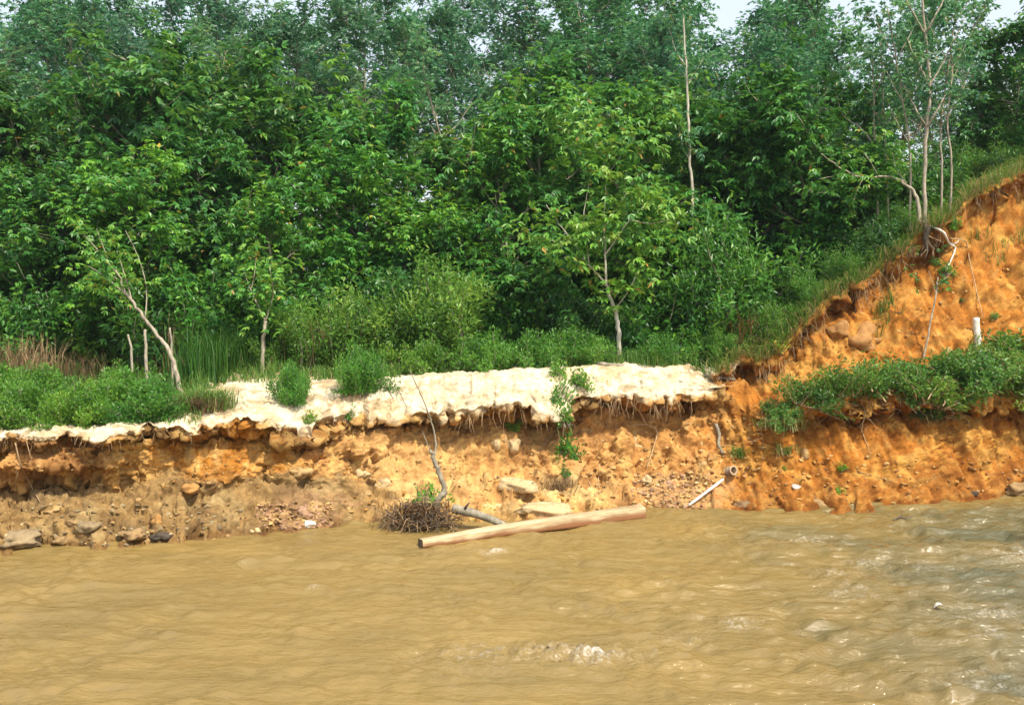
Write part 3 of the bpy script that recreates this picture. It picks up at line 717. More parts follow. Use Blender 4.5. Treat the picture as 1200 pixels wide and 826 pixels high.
put('leafy_tree', W_TREE, TC, 735, 28.6, height_for(735, 28.6, 135) / 7.0, 2.2, 'broad tree with drooping pale leaves right behind the white-trunked tree', 'tree')
# thicket under the trees
specs = []
for row, (Y0, step, lo, hi) in enumerate(((28.0, 62, 300, 345), (31.5, 66, 250, 330))):
    px = -200 + 20 * row
    while px < 1400:
        x = px + R_.uniform(-15, 15); Y = Y0 + R_.uniform(-0.8, 0.8) + (3.5 if x > 1060 else 0)
        off = float(np.interp(x, [800, 900, 1000, 1100, 1200], [0, -10, -60, -130, -200]))
        top = R_.uniform(lo, hi) + off
        g = R_.uniform(0.55, 0.95)
        specs.append((row, x, Y, top, R_.randrange(3), (g * R_.uniform(.85, 1.15), g, g * R_.uniform(.7, 1.0))))
        px += step * R_.uniform(0.8, 1.2)
for row in (0, 1):
    for sec in range(len(SECT)):
        lst = sorted([q for q in specs if q[0] == row and sector(q[1]) == sec], key=lambda q: q[1])
        words = ['', ] if len(lst) == 1 else ['left ', 'middle ', 'right ', 'rightmost '] if len(lst) > 2 else ['left ', 'right ']
        for w, q in zip(words, lst):
            put('thicket_shrub', UND[q[4]], SF, q[1], q[2], max(0.5, height_for(q[1], q[2], q[3]) / 2.4), R_.uniform(0, 6),
                w + ('front' if row == 0 else 'rear') + ' shrub of the dark thicket ' + SECT[sec][1].replace('above', 'behind').replace('straight behind', 'right behind'), 'shrub', 'thicket under the trees', q[5])
# feathery shrubs on the terrace
for px, Y, top, k, lab in ((350, 25.6, 352, 1, 'leftmost of the feathery light green shrubs behind the sand'), (392, 26, 330, 0, 'feathery shrub straight behind the round bush'),
                           (455, 26, 338, 1, 'broad feathery shrub behind the dead snag'), (522, 26.2, 300, 2, 'tallest feathery light green shrub, right of the others')):
    put('tall_shrub', SHR[k], SF, px, Y, height_for(px, Y, top) / 2.2, R_.uniform(0, 6), lab, 'shrub', 'feathery shrubs on the terrace', (1.1, 1.0, .9))
for px, Y, top, k, lab, c in (
    (421, 22.6, 402, 0, 'round leafy bush standing alone on the pale sand', (.75, .95, .8)),
    (341, 22.2, 422, 1, 'small upright bush growing out of the sand path', (.75, .95, .8)),
    (-60, 21, 440, 0, 'low bush past the left edge', (1, 1, 1)),
    (25, 20.6, 442, 2, 'low bush at the far left above the brown clay', (.9, .95, .8)),
    (85, 20.4, 447, 0, 'low bush with yellowish tips between the far left and dark bushes', (1.15, 1.1, .7)),
    (178, 20.6, 440, 1, 'dark green bush at the terrace edge beside the brown grass mound', (.7, .9, .8)),
    (128, 20.8, 440, 2, 'low bush left of the dark bush at the terrace edge', (.95, 1, .8)),
    (140, 22.6, 425, 2, 'bush at the foot of the two pale cut stems', (.9, 1, .8)),
    (50, 22.8, 425, 1, 'bush in front of the dry brown stalks', (.9, 1, .8)),
    (0, 23.5, 420, 0, 'bush behind the far left low bush', (.9, 1, .8)),
    (575, 24.9, 386, 0, 'low bush at the sand edge right of the tallest feathery shrub', (.85, 1, .8)),
    (625, 25.1, 386, 1, 'low bush midway between feathery shrub and white-trunked tree', (.8, .95, .8)),
    (500, 24.6, 395, 2, 'low bush in front of the tallest feathery shrub', (1, 1, .8)),
    (690, 25.4, 384, 0, 'low bush just left of the white trunk', (.8, .95, .8)),
    (772, 25.6, 390, 1, 'low bush right of the white trunk', (.7, .9, .8)),
    (662, 26, 380, 2, 'bush in shade left behind the white trunk', (.75, .9, .8)),
    (815, 26.4, 385, 0, 'low bush at the sand\'s right end under dark trees', (.7, .9, .8))):
    hb = height_for(px, Y, top) / 0.85; nar = 0.68 if px in (421, 341) else 1.0
    put('low_bush', WEED[k], SF, px, Y, hb * nar, R_.uniform(0, 6), lab, 'bush', 'low bushes on the terrace', c, sz=1 / nar)
# creeping shrubs on the shelf of the clay slope
for i, (px, py, s_, lab) in enumerate((
    (915, 484, .8, 'leftmost creeping shrub on the clay shelf, thin and ragged'), (950, 470, 1.1, 'creeping shrub above the left bulge of the clay'), (985, 458, 1.3, 'creeping shrub on the shelf below the pale clay lumps'),
    (1022, 452, 1.3, 'creeping shrub between pale clay lumps and thin pale stem'), (1058, 452, 1.4, 'creeping shrub on the shelf below the thin pale stem'), (1085, 466, 1.4, 'thick creeping shrub hanging over the orange face'),
    (1110, 440, 1.4, 'creeping shrub at the left foot of the white stump'), (1138, 446, 1.5, 'creeping shrub in front of the white stump'), (1165, 432, 1.5, 'creeping shrub right of the white stump'), (1197, 420, 1.6, 'creeping shrub at the right edge of the clay shelf'),
    (1100, 482, .9, 'low tongue of creeping shrub reaching down the orange face'), (1190, 448, 1.3, 'creeping shrub over the dark hollow at the right edge'), (1240, 415, 1.6, 'creeping shrub past the right edge'))):
    p, nn_ = surf(px, py)
    put('creeping_shrub', CREEP[i % 3], SF, 0, 0, s_, i * 1.7, lab, 'shrub', 'creeping shrubs on the clay shelf', ((.8, .85, .8), (.65, .75, .75), (1.0, .9, .8))[i % 3], loc=p - np.array([0, -.05, .12]), tilt=(0.35, 0), sz=0.85)
# brush along the ridge
for i, (px, dY, top, k, lab, c) in enumerate((
    (852, 1.0, 372, 0, 'light fine-leaved shrub under the straight white trunk', (.9, 1, .8)), (905, 1.2, 350, 1, 'ferny shrub at the lower end of the slope edge', (1, 1, .8)), (945, 1.4, 315, 2, 'fine shrub halfway along the lower slope edge', (.8, .95, .8)),
    (985, 1.5, 285, 0, 'dark fine shrub left of the crooked tree', (.7, .85, .75)), (1020, 1.6, 262, 1, 'fine shrub under the crooked low branch', (.8, .9, .8)), (835, 3.5, 245, 2, 'tall fine-leaved shrub beside the straight white trunk', (.75, .95, .85)),
    (1052, 2.0, 235, 2, 'fine shrub at the foot of the thin pale stems', (.8, .9, .75)), (1150, 3.2, 165, 0, 'shrub on the grassy ridge right of the thin stems', (.8, .9, .75)), (1195, 3.0, 140, 1, 'shrub at the right edge of the ridge', (.8, .9, .8)),
    (1120, 4.0, 190, 1, 'shrub behind the thin pale stems', (.7, .8, .7)))):
    Y = float(np.interp(px, cols_px, ky[:, 12])) + dY
    put('ridge_shrub', SHR[k], SF, px, Y, max(.4, height_for(px, Y, top) / 2.2), i * 1.3, lab, 'shrub', 'shrubs along the ridge', c)

# ------------------------------------------------------------------ grass and tangle
rng = np.random.RandomState(11)
def scatter(n, fx, fy, keep=None):
    px = rng.uniform(*fx, n); Y = rng.uniform(*fy, n); B = []
    for a, y in zip(px, Y):
        B.append(gpt(a, y, 0.02))
    return np.array(B), px
parts = []
# left terrace, behind the sand, below the trees, on the ridge
for n, fx, fy, hh, lean, tone in ((9000, (-200, 235), (20.3, 24.5), .26, .7, .45), (5000, (-200, 330), (24.0, 27.0), .50, .6, .55), (3500, (225, 470), (23.6, 26.0), .34, .7, .55),
                                  (7000, (440, 840), (24.9, 27.4), .38, .6, .45), (5000, (860, 1060), (26.0, 30.0), .40, .8, .5), (5000, (1040, 1260), (28.0, 34.0), .42, .8, .6)):
    B, pxb = scatter(n, fx, fy)
    cl = fbm(B * np.array([1.2, 1.2, 0]) + 8, 2)
    kp = cl > -0.25; B = B[kp]; n = len(B)
    parts.append(blades(rng, B, hh * rng.uniform(.4, 1.4, n), 0.014 * (1 + hh), lean, np.clip(tone + 0.25 * cl[kp] + rng.normal(size=n) * .2, 0, 1)))
# a fringe right behind the edges
def edge_blades(k, px0, px1, n, back, hh, lean, tone, spread=.18):
    pc = rng.uniform(px0, px1, n); ci = np.interp(pc, cols_px, np.arange(NC)).astype(int)
    rk = np.clip(np.searchsorted(kf, k + back * rng.uniform(0, 1, n)), 0, NR - 1)
    B = G[ci, rk] + rng.normal(size=(n, 3)) * 0.03
    az = rng.normal(size=n) * 1.0; d = np.stack([np.sin(az), -np.cos(az), np.zeros(n)], 1)
    parts.append(blades(rng, B, hh * rng.uniform(.4, 1.4, n), .016, lean, np.clip(tone + rng.normal(size=n) * .2, 0, 1), d))
edge_blades(12, 838, 1350, 3800, .5, .32, 1.3, .62)
edge_blades(12, 900, 1080, 2500, .7, .45, 0.9, .45)
edge_blades(11.75, 836, 1350, 2600, .5, .50, 1.9, .80)
edge_blades(12.1, 836, 1350, 3000, .9, .60, 1.1, .60)
edge_blades(8.6, -160, 215, 2200, .8, .22, 1.0, .5)
grass = tag(link('grass', blade_mesh('grass', parts, M_GRASS)), 'green and straw-coloured grass growing on the terrace and ridge', 'grass', kind='stuff')
grass.color = (1, 1, 1, 1)
# dead rootlets and dry stalks hanging below the lips
tb = Tubes()
def fringe(k, px0, px1, n, L, r, jit=.16):
    clump = rng.uniform(0, 1, max(4, n // 7))
    for _ in range(n):
        pc = px0 + (px1 - px0) * clump[rng.randint(len(clump))] + rng.normal() * 7; ci = int(np.interp(pc, cols_px, np.arange(NC))); rk = min(np.searchsorted(kf, k + rng.uniform(-.3, .5)), NR - 1)
        p = G[ci, rk] + np.array([0, .02, .02]); l_ = L * rng.uniform(.3, 1.3); d = np.array([rng.normal() * .25, -0.35, -1])
        q = limb_path(p, d, l_, 4, rng, -0.5, jit); tb.add(q, np.linspace(r, r * .4, 5), 3, cap=False)
fringe(6.3, 500, 835, 130, .45, .006); fringe(6.3, -150, 400, 70, .25, .005); fringe(11.6, 838, 1350, 380, .60, .007, .22)
roots = tag(link('rootlets', tb.mesh('rootlets'), M_ROOT), 'fringe of thin dry rootlets hanging under the bank edges', 'roots', kind='stuff')

# ------------------------------------------------------------------ bare and crooked trees, stems
def bare_tree(name, label, cat, Y, mat, trunk, branches, leaf=None, seed=1, group=None, base=None):
    """trunk / branches: lists of (px, py, dY) with (r0, r1); a tree built from its own outline at its own distance"""
    rg = np.random.RandomState(seed); t = thing(name, label, cat, group=group)
    (tp, r0, r1) = trunk
    pts = [at(a, b, Y + c) for a, b, c in tp]
    g0 = gpt(tp[0][0], Y + tp[0][2]); pts[0][2] = min(pts[0][2], g0[2]) - 0.15
    org = np.array(pts[0]) + np.array([0, 0, .15]); t.location = org
    def tube(pp, a, b, nm, sides):
        q = lerp_path(np.array(pp) - org, 5 * len(pp)); q[1:-1] += rg.normal(size=q[1:-1].shape) * a * 0.18
        tb = Tubes(); tb.add(q, np.linspace(a, b, len(q)), sides, lump=.12, rng=rg); link(nm, tb.mesh(nm), mat, t); return q
    tube(pts, r0, r1, 'trunk', 8); tips = [pts[-1]]
    for bp, a, b in branches:
        q = tube([at(x, y, Y + c) for x, y, c in bp], a, b, 'branch', 6); tips += [q[-1] + org, q[len(q) // 2] + org]
    if leaf:
        lv = Leaves(); (mat_l, m, Ls, Ws, tone, per) = leaf
        tp_ = []; dr = []
        for p in tips:
            for _ in range(per): tp_.append(p - org + rg.normal(size=3) * 0.28); dr.append(rdir(rg, 1)[0])
        whorls(lv, np.array(tp_), np.array(dr), rg, m, Ls * 1.2, Ls, Ws, .55, True, tone, .15, .03)
        link('leaves', lv.mesh('leaves', mat_l), None, t)
    return t
bare_tree('leaning_tree', 'pale bare trunk leaning left over the terrace with upswept branches', 'tree', 24.2, M_BARK_PALE,
    ([(216, 440, -.3), (200, 416, -.1), (185, 393, 0), (165, 367, 0), (150, 347, .1)], .058, .032),
    [([(152, 350, .1), (143, 335, .1), (141, 325, .1), (127, 308, .2), (112, 290, .3), (96, 272, .4)], .026, .008), ([(150, 347, .1), (136, 335, 0), (120, 322, -.1), (104, 312, -.2)], .024, .007),
     ([(127, 308, .2), (122, 292, .2), (113, 268, .3)], .014, .005), ([(154, 350, .1), (150, 335, .2), (143, 312, .3), (137, 294, .3)], .018, .006),
     ([(142, 330, .1), (130, 322, .2), (117, 314, .2)], .014, .005), ([(170, 373, 0), (172, 345, .1), (168, 320, .1), (158, 292, .2), (147, 270, .3)], .018, .006)],
    (M_LEAF, 5, .16, .07, .66, 6), 3)
bare_tree('cut_stem', 'thinner of the two pale cut stems beside the leaning trunk', 'stem', 24.0, M_BARK_PALE, ([(155, 432, 0), (154, 412, 0), (150, 392, .05)], .030, .024), [], group='pale cut stems')
bare_tree('cut_stem', 'thicker pale cut stem under the leaning trunk', 'stem', 24.0, M_BARK_PALE, ([(172, 434, 0), (171, 412, 0), (170, 386, .05)], .040, .034), [], group='pale cut stems')
bare_tree('cut_stem', 'short grey stem just behind the foot of the leaning trunk', 'stem', 24.8, M_BARK_PALE, ([(202, 425, 0), (201, 405, 0), (199, 384, 0)], .03, .024), [], group='pale cut stems')
bare_tree('forked_sapling', 'small pale sapling with a forked top behind the sand path', 'tree', 25.0, M_BARK_PALE,
    ([(307, 416, 0), (309, 398, 0), (311, 376, 0)], .055, .04),
    [([(311, 376, 0), (302, 358, 0), (294, 340, .1), (286, 318, .2)], .028, .008), ([(311, 376, 0), (317, 358, 0), (320, 340, 0), (316, 312, .1)], .026, .008), ([(294, 340, .1), (298, 322, .1), (300, 296, .2)], .014, .006)],
    (M_LEAF, 6, .20, .085, .6, 7), 5)
bare_tree('white_trunk_tree', 'white-trunked tree with drooping pale green leaves at the edge of the sand', 'tree', 26.0, M_BARK_WHITE,
    ([(726, 418, 0), (725, 392, 0), (721, 365, 0), (714, 345, 0), (710, 328, 0)], .066, .040),
    [([(710, 328, 0), (709, 300, 0), (708, 268, .1), (709, 235, .1), (712, 200, .2)], .034, .010), ([(711, 333, 0), (697, 318, -.1), (683, 302, -.1), (672, 284, -.2), (655, 262, -.2), (640, 240, -.2)], .028, .008),
     ([(720, 362, 0), (732, 348, -.1), (742, 330, -.2), (752, 312, -.3)], .018, .007), ([(690, 310, -.1), (688, 288, -.2), (684, 255, -.3), (690, 215, -.2)], .018, .007),
     ([(709, 300, 0), (722, 280, -.2), (738, 258, -.4), (760, 236, -.5)], .018, .007), ([(708, 268, .1), (725, 240, .2), (748, 205, .3)], .016, .006), ([(672, 284, -.2), (655, 285, -.3), (632, 275, -.4)], .014, .006),
     ([(712, 200, .2), (700, 175, .2), (690, 155, .2)], .012, .006), ([(712, 205, .2), (730, 180, .2), (745, 160, .1)], .012, .006), ([(738, 258, -.4), (765, 262, -.5), (790, 255, -.5)], .012, .005)],
    (M_LEAF, 7, .24, .10, .66, 8), 41)
bare_tree('pole_tree', 'tall straight white trunk with bare twigs against dark trees', 'tree', 29.6, M_BARK_WHITE,
    ([(813, 330, 0), (812, 245, 0), (808, 180, 0), (806, 120, 0), (803, 60, 0), (800, 10, 0)], .055, .022),
    [([(807, 175, 0), (798, 160, 0), (788, 128, .1)], .022, .006), ([(806, 100, 0), (818, 80, .1), (828, 62, .2)], .02, .006), ([(804, 78, 0), (792, 60, 0), (784, 32, .1)], .018, .006), ([(809, 190, 0), (800, 172, -.1), (796, 152, -.1)], .016, .005)],
    (M_RUBBER, 6, .17, .07, .5, 9), 7)
bare_tree('crooked_tree', 'crooked low tree on the ridge reaching a long branch left', 'tree', 27.8, M_BARK_PALE,
    ([(1079, 262, 0), (1076, 240, 0), (1070, 224, 0), (1055, 212, 0)], .06, .04),
    [([(1058, 213, 0), (1040, 207, -.1), (1012, 208, -.2), (990, 200, -.3), (975, 190, -.4), (962, 180, -.4)], .038, .010), ([(1012, 208, -.2), (1005, 222, -.2), (1000, 236, -.3)], .014, .006),
     ([(1062, 215, 0), (1050, 198, .1), (1046, 180, .1)], .020, .007), ([(990, 200, -.3), (978, 206, -.4), (960, 210, -.6)], .014, .006), ([(1030, 207, -.1), (1020, 190, 0), (1012, 178, .1)], .015, .006)],
    (M_LEAF, 5, .20, .085, .55, 5), 9)
bare_tree('thin_tree', 'thin tree with a forking pale branch left of the ridge stems', 'tree', 29.0, M_BARK_PALE,
    ([(1030, 300, 0), (1028, 230, 0), (1025, 170, 0), (1024, 110, 0), (1022, 70, 0)], .042, .02),
    [([(1025, 170, 0), (1008, 150, .1), (988, 135, .1), (980, 110, .2)], .028, .008), ([(1024, 115, 0), (1034, 90, 0), (1042, 60, 0)], .016, .006), ([(1026, 190, 0), (1040, 160, 0), (1034, 120, .2)], .018, .006)],
    (M_RUBBER, 5, .17, .07, .5, 6), 10)
for i, (px0, Y, tp, r0, lab) in enumerate((
    (1066, 28.2, [(1067, 215), (1066, 170), (1058, 120), (1050, 70), (1040, 10)], .038, 'pale ridge stem forking in front of the crooked tree'),
    (1084, 27.9, [(1083, 205), (1086, 150), (1090, 100), (1084, 40), (1078, -20)], .062, 'thickest golden trunk on the ridge edge'),
    (1103, 28.6, [(1104, 200), (1102, 150), (1110, 90), (1118, 30), (1122, -15)], .034, 'pale ridge stem just right of the thickest trunk'),
    (1113, 28.2, [(1115, 190), (1110, 140), (1116, 80), (1108, 20)], .032, 'thin curved stem at the right of the ridge group'),
    (1042, 28.9, [(1040, 225), (1036, 150), (1034, 90), (1030, 20)], .028, 'slim stem at the left of the ridge group'))):
    gp = gpt(px0, Y); pb = 361 + (CAMZ - gp[2]) / Y * F
    tr = [(px0, pb, 0)] + [(a, b, 0) for a, b in tp]
    rr = np.random.RandomState(60 + i); br = []
    for j in range(1, len(tp) - 1):
        a, b = tp[j]
        for sgn in (-1, 1):
            l_ = rr.uniform(18, 42); br.append(([(a, b, 0), (a + sgn * l_ * .35, b - l_ * .6, rr.uniform(-.2, .3)), (a + sgn * l_ * .8, b - l_ * 1.5, rr.uniform(-.4, .6)), (a + sgn * l_ * 1.1, b - l_ * 2.2, rr.uniform(-.4, .8))], r0 * .5, .006))
    bare_tree('thin_tree', lab, 'tree', Y, M_BARK_PALE, (tr, r0, r0 * .45), br, (M_RUBBER, 6, .16, .07, .50, 7), 70 + i, 'thin pale stems on the ridge')
bare_tree('bare_sapling', 'thin pale sapling standing on the clay slope', 'sapling', 25.2, M_BARK_PALE, ([(1081, 412, 0), (1090, 380, .1), (1097, 345, .3), (1099, 325, .4)], .028, .014), [([(1097, 345, .3), (1092, 328, .3), (1088, 318, .3)], .010, .005), ([(1098, 335, .3), (1110, 324, .3), (1116, 318, .3)], .010, .005)], (M_LEAF, 6, .10, .05, .35, 3), 12)
p, _ = surf(1145, 404); tb = Tubes()
tb.add(lerp_path([(0, 0, -.2), (.01, 0, .2), (-.02, 0.02, .45), (-.03, .02, .70)], 12), np.linspace(.095, .082, 12), 10, lump=.08, rng=rng)
t = thing('tree_stump', 'bleached white stump standing on the clay shelf', 'stump', p); link('trunk', tb.mesh('trunk'), M_WHITE, t)
tb = Tubes(); tb.add([(-.03, .02, .695), (-.03, .02, .72)], [.06, .05], 9); link('broken_top', tb.mesh('broken_top'), M_BARK_GREY, t)

# dry stalks and strap-leaved plants
def tuft(name, label, cat, px, py, Y, n, hh, w, lean, mat, tone, colr=(1, 1, 1), group=None, seed=1, rad=.12, onface=False):
    rg = np.random.RandomState(seed)
    p = surf(px, py)[0] if onface else gpt(px, Y)
    B = np.stack([rg.normal(size=n) * rad, rg.normal(size=n) * rad, np.full(n, -.04)], 1)
    t = thing(name, label, cat, p, 0, group)
    o = link('leaves', blade_mesh('leaves', [blades(rg, B, hh * rg.uniform(.5, 1.15, n), w, lean, np.clip(tone + rg.normal(size=n) * .18, 0, 1))], mat), None, t); o.color = (*colr, 1)
    tb = Tubes()
    for k in range(5): tb.add(limb_path((rg.normal() * rad * .5, rg.normal() * rad * .5, -.1), (rg.normal() * .2, rg.normal() * .2, 1), hh * .55, 3, rg, .1, .1), [.012, .010, .008, .005], 4)
    link('stalks', tb.mesh('stalks'), M_ROOT, t)
    return t
tuft('dry_stalks', 'tall dry brown stalks at the far left edge of the wood', 'stalks', 12, 0, 25.3, 160, 1.5, .022, .45, M_DRY, .45, seed=2, rad=.40)
tuft('dry_stalks', 'clump of straw-coloured dry stalks left of the leaning trunk', 'stalks', 46, 0, 25.0, 170, 1.35, .020, .40, M_DRY, .6, seed=3, rad=.32)
tuft('dry_stalks', 'low brown dead brush between the straw stalks and cut stems', 'stalks', 90, 0, 25.6, 160, 1.0, .022, .7, M_DRY, .35, seed=4, rad=.45)
tuft('dry_stalks', 'reddish dry twigs behind the foot of the leaning trunk', 'stalks', 203, 0, 26.2, 120, 2.0, .018, .35, M_DRY, .5, seed=5, rad=.28)
tuft('dry_stalks', 'dry stalks among feathery shrubs behind the sand path', 'stalks', 372, 0, 25.6, 90, 1.5, .016, .35, M_DRY, .5, seed=6, rad=.35)
tuft('reed_clump', 'tall green reeds right of the leaning trunk', 'reeds', 238, 0, 25.4, 420, 1.7, .024, .40, M_GRASS, .30, (.8, 1, .9), seed=7, rad=.42)
tuft('reed_clump', 'tall green reeds between the first reeds and the sapling', 'reeds', 275, 0, 25.6, 320, 1.35, .022, .45, M_GRASS, .40, (.9, 1, .9), seed=8, rad=.40)
tuft('grass_mound', 'brown and green grass mound at the edge of the sand', 'grass', 240, 0, 21.5, 900, .62, .016, 1.2, M_GRASS, .62, seed=9, rad=.26)
tuft('dead_grass', 'dead brown grass hanging in the grass mound', 'grass', 233, 0, 21.2, 500, .50, .016, 1.5, M_DRY, .25, seed=10, rad=.20)
tuft('strap_plant', 'green strap-leaved plant under the dark trees at the slope', 'plant', 826, 0, 26.6, 34, 1.5, .085, 1.1, M_GRASS, .45, (.8, 1, .7), seed=11, rad=.10)
tuft('strap_plant', 'smaller strap-leaved plant left of the dry brown leaves', 'plant', 803, 0, 26.9, 26, 1.1, .075, 1.2, M_GRASS, .35, (.7, 1, .7), seed=12, rad=.10)
tuft('dry_fern', 'withered brown fern hanging at the lower slope edge', 'fern', 871, 0, 26.2, 150, 1.25, .030, .7, M_DRY, .55, (1.1, .85, .7), seed=13, rad=.14)
tuft('yellow_fern', 'pale yellow strap fern drooping over the clay edge', 'fern', 914, 412, 0, 40, .55, .050, 1.9, M_GRASS, .93, (1.3, 1.4, .7), seed=14, rad=.05, onface=True)
tuft('grass_tuft', 'small bright grass tuft growing beside the pipe', 'grass', 866, 534, 0, 120, .38, .014, 1.2, M_GRASS, .6, seed=15, rad=.10, onface=True)
tuft('grass_tuft', 'dry drooping grass below the leftmost creeping shrub', 'grass', 915, 500, 0, 260, .55, .014, 1.3, M_GRASS, .85, seed=16, rad=.28, onface=True)
tuft('grass_tuft', 'hanging greenish grass under the lowest clay edge', 'grass', 918, 530, 0, 120, .40, .012, 1.2, M_GRASS, .7, seed=17, rad=.14, onface=True)
tuft('dead_grass', 'straw grass hanging over the slope edge by the crooked tree', 'grass', 1062, 300, 0, 150, .5, .014, 1.7, M_DRY, .6, seed=18, rad=.13, onface=True)
tuft('dead_grass', 'straw grass at the middle of the slope edge', 'grass', 1010, 325, 0, 150, .5, .014, 1.7, M_DRY, .6, seed=19, rad=.13, onface=True)
tuft('dead_grass', 'grey dead brush below the hanging creeper', 'brush', 656, 574, 0, 320, .50, .010, 1.3, M_DRY, .35, seed=20, rad=.20, onface=True)

# sprigs and creepers on the face
for i, (px, py, s_, sz, lab, c) in enumerate((
    (652, 440, 1.3, 1.2, 'small creeper clump on top of the sand lip', (.9, 1, .8)), (653, 465, 1.5, 1.6, 'creeper hanging down the notch in the sand', (.75, .95, .8)), (662, 486, 1.3, 1.4, 'creeper strand just under the sand lip', (.7, .9, .8)),
    (662, 530, 1.6, 1.8, 'dark leafy creeper hanging on the clay face above grey brush', (.6, .85, .75)), (680, 450, 1.6, 1.0, 'small bush on the sand right of the creeper', (.85, 1, .8)), (665, 556, .8, 1.2, 'lowest small leafy sprig of the creeper', (.6, .8, .75)),
    (600, 502, 1.3, 1.0, 'pale green sprig above the three clay lumps', (1.2, 1.2, .8)), (408, 488, 1.0, 1.2, 'small sprig at the lip right of the fallen clump', (.8, .95, .8)), (364, 494, 1.1, 1.0, 'yellow-green sprig on the slumped sand clump', (1.2, 1.1, .7)),
    (499, 592, 2.0, 1.0, 'bright green leafy sprig growing on the brush pile', (1.0, 1.1, .8)), (1110, 318, 1.2, .9, 'leafy sprig on the clay below the hanging root', (.7, .95, .9)), (1098, 308, .9, 1, 'small sprig at the dark crevice of the slope', (.7, .95, .9)), (1119, 264, .9, 1.3, 'single bright sprig under the top edge of the slope', (.8, 1.1, .7)),
    (1127, 352, .8, .6, 'flat sprig on the clay left above the white stump', (.7, .9, .8)), (1165, 372, .9, .8, 'sprig on the clay right of the white stump', (.8, .95, .8)), (1006, 405, .9, .8, 'sprig on the pale clay lumps', (1, 1, .7)),
    (918, 548, .5, .8, 'tiny sprig on the low ledge right of the pipe', (1.1, 1.1, .7)), (988, 548, .8, .8, 'yellowish sprig at the middle of the low ledge', (1.3, 1.2, .6)), (984, 575, .7, .7, 'yellowish sprig near the water under the orange face', (1.2, 1.2, .6)))):
    p, nn_ = surf(px, py)
    put('sprig', SPRIG[i % 2], SF, 0, 0, s_, i * 2.1, lab, 'plant', 'sprigs on the bank face', c, loc=p - np.array([0, -.03, .04 + .12 * (sz > 1.3)]), tilt=(.5, 0), sz=sz)

# ------------------------------------------------------------------ roots
def path_on_face(pts, lift=.03):
    return [surf(a, b)[0] + np.array([0, -lift, .01]) for a, b in pts]
def root(name, label, pts, r0, r1, mat, extra=(), lift=.05, cat='root', group='exposed roots'):
    q = path_on_face(pts, lift); o = np.array(q[0]); t = thing(name, label, cat, o, 0, group)
    tb = Tubes(); pp = lerp_path(np.array(q) - o, 6 * len(q)); tb.add(pp, np.linspace(r0, r1, len(pp)), 6, lump=.18, rng=rng); link('stem', tb.mesh('stem'), mat, t)
    for e in extra:
        tb = Tubes(); pp = lerp_path(np.array(path_on_face(e, lift)) - o, 5 * len(e)); tb.add(pp, np.linspace(r0 * .6, r1 * .7, len(pp)), 5, lump=.18, rng=rng); link('rootlet', tb.mesh('rootlet'), mat, t)
    return t
root('exposed_root', 'pale zigzag root hanging below the right end of the sand', [(735, 469), (748, 481), (757, 497), (769, 505), (765, 524), (757, 548)], .028, .010, M_ROOT, [[(748, 481), (752, 471), (756, 466)], [(757, 497), (745, 498), (738, 500)]], .10)
root('exposed_root', 'thin root beside the notch in the sand lip', [(664, 492), (650, 505), (636, 523), (625, 540)], .016, .007, M_ROOT, [[(650, 505), (655, 520)]], .08)
root('exposed_root', 'short root dangling left of the boulder on the clay', [(702, 545), (701, 560), (702, 572)], .018, .010, M_ROOT)
root('exposed_root', 'forked root standing out above the timber beam', [(690, 565), (697, 580), (696, 590)], .016, .010, M_ROOT, [[(697, 580), (706, 574), (712, 566)]])
root('exposed_root', 'thin root hanging from the lip right of the snag', [(563, 484), (567, 496), (574, 510)], .012, .006, M_ROOT)
root('exposed_root', 'thick crooked root hanging from the ridge stump', [(1088, 266), (1103, 273), (1110, 286), (1117, 291), (1113, 304), (1106, 318)], .036, .016, M_WHITE, [[(1110, 286), (1118, 286), (1122, 281)]], .12)
root('exposed_root', 'long thin root running down the clay to the stump', [(1112, 280), (1130, 284), (1134, 304), (1140, 330), (1145, 352), (1150, 372)], .020, .008, M_ROOT, (), .09)
root('exposed_root', 'thin root bundle hanging over the brown clay at far left', [(21, 519), (27, 543), (38, 566), (50, 588)], .016, .008, M_ROOT, [[(34, 517), (40, 540), (44, 560)], [(27, 543), (22, 560), (20, 572)]], .10)
root('twig', 'thin dark twig lying across the lower orange ledge', [(988, 548), (1005, 553), (1030, 560), (1045, 565)], .012, .006, M_BARK_DARK, (), .03, 'twig', 'twigs on the bank')
root('twig', 'dark twig stuck in the sand left of the snag', [(449, 444), (456, 458), (463, 470)], .013, .006, M_BARK_DARK, (), .06, 'twig', 'twigs on the bank')
root('twig', 'longer dark twig in the sand just left of the snag', [(452, 428), (464, 450), (478, 480)], .014, .006, M_BARK_DARK, (), .06, 'twig', 'twigs on the bank')
root('twig', 'thin stalk on the orange face under the creeping shrubs', [(1007, 500), (1013, 515), (1020, 533)], .014, .007, M_ROOT, (), .04, 'twig', 'twigs on the bank')
# gnarled stump hanging at the dark crevice
p, _ = surf(1084, 272); t = thing('root_stump', 'dark gnarled root stump hanging in the crevice of the slope', 'stump', p); rg = np.random.RandomState(3)
tb = Tubes(); tb.add(lerp_path([(0, .1, .25), (.02, -.08, .05), (-.03, -.12, -.25), (.02, -.10, -.55)], 12), np.linspace(.12, .05, 12), 8, lump=.25, rng=rg); link('trunk', tb.mesh('trunk'), M_BARK_DARK, t)
for k in range(7):
    tb = Tubes(); tb.add(limb_path((rg.normal() * .05, -.1, -.05 - .05 * k), (rg.normal() * .9, -.3, -1), rg.uniform(.3, .8), 5, rg, -.3, .25), np.linspace(.03, .008, 6), 5); link('root', tb.mesh('root'), M_BARK_DARK if k % 2 else M_ROOT, t)

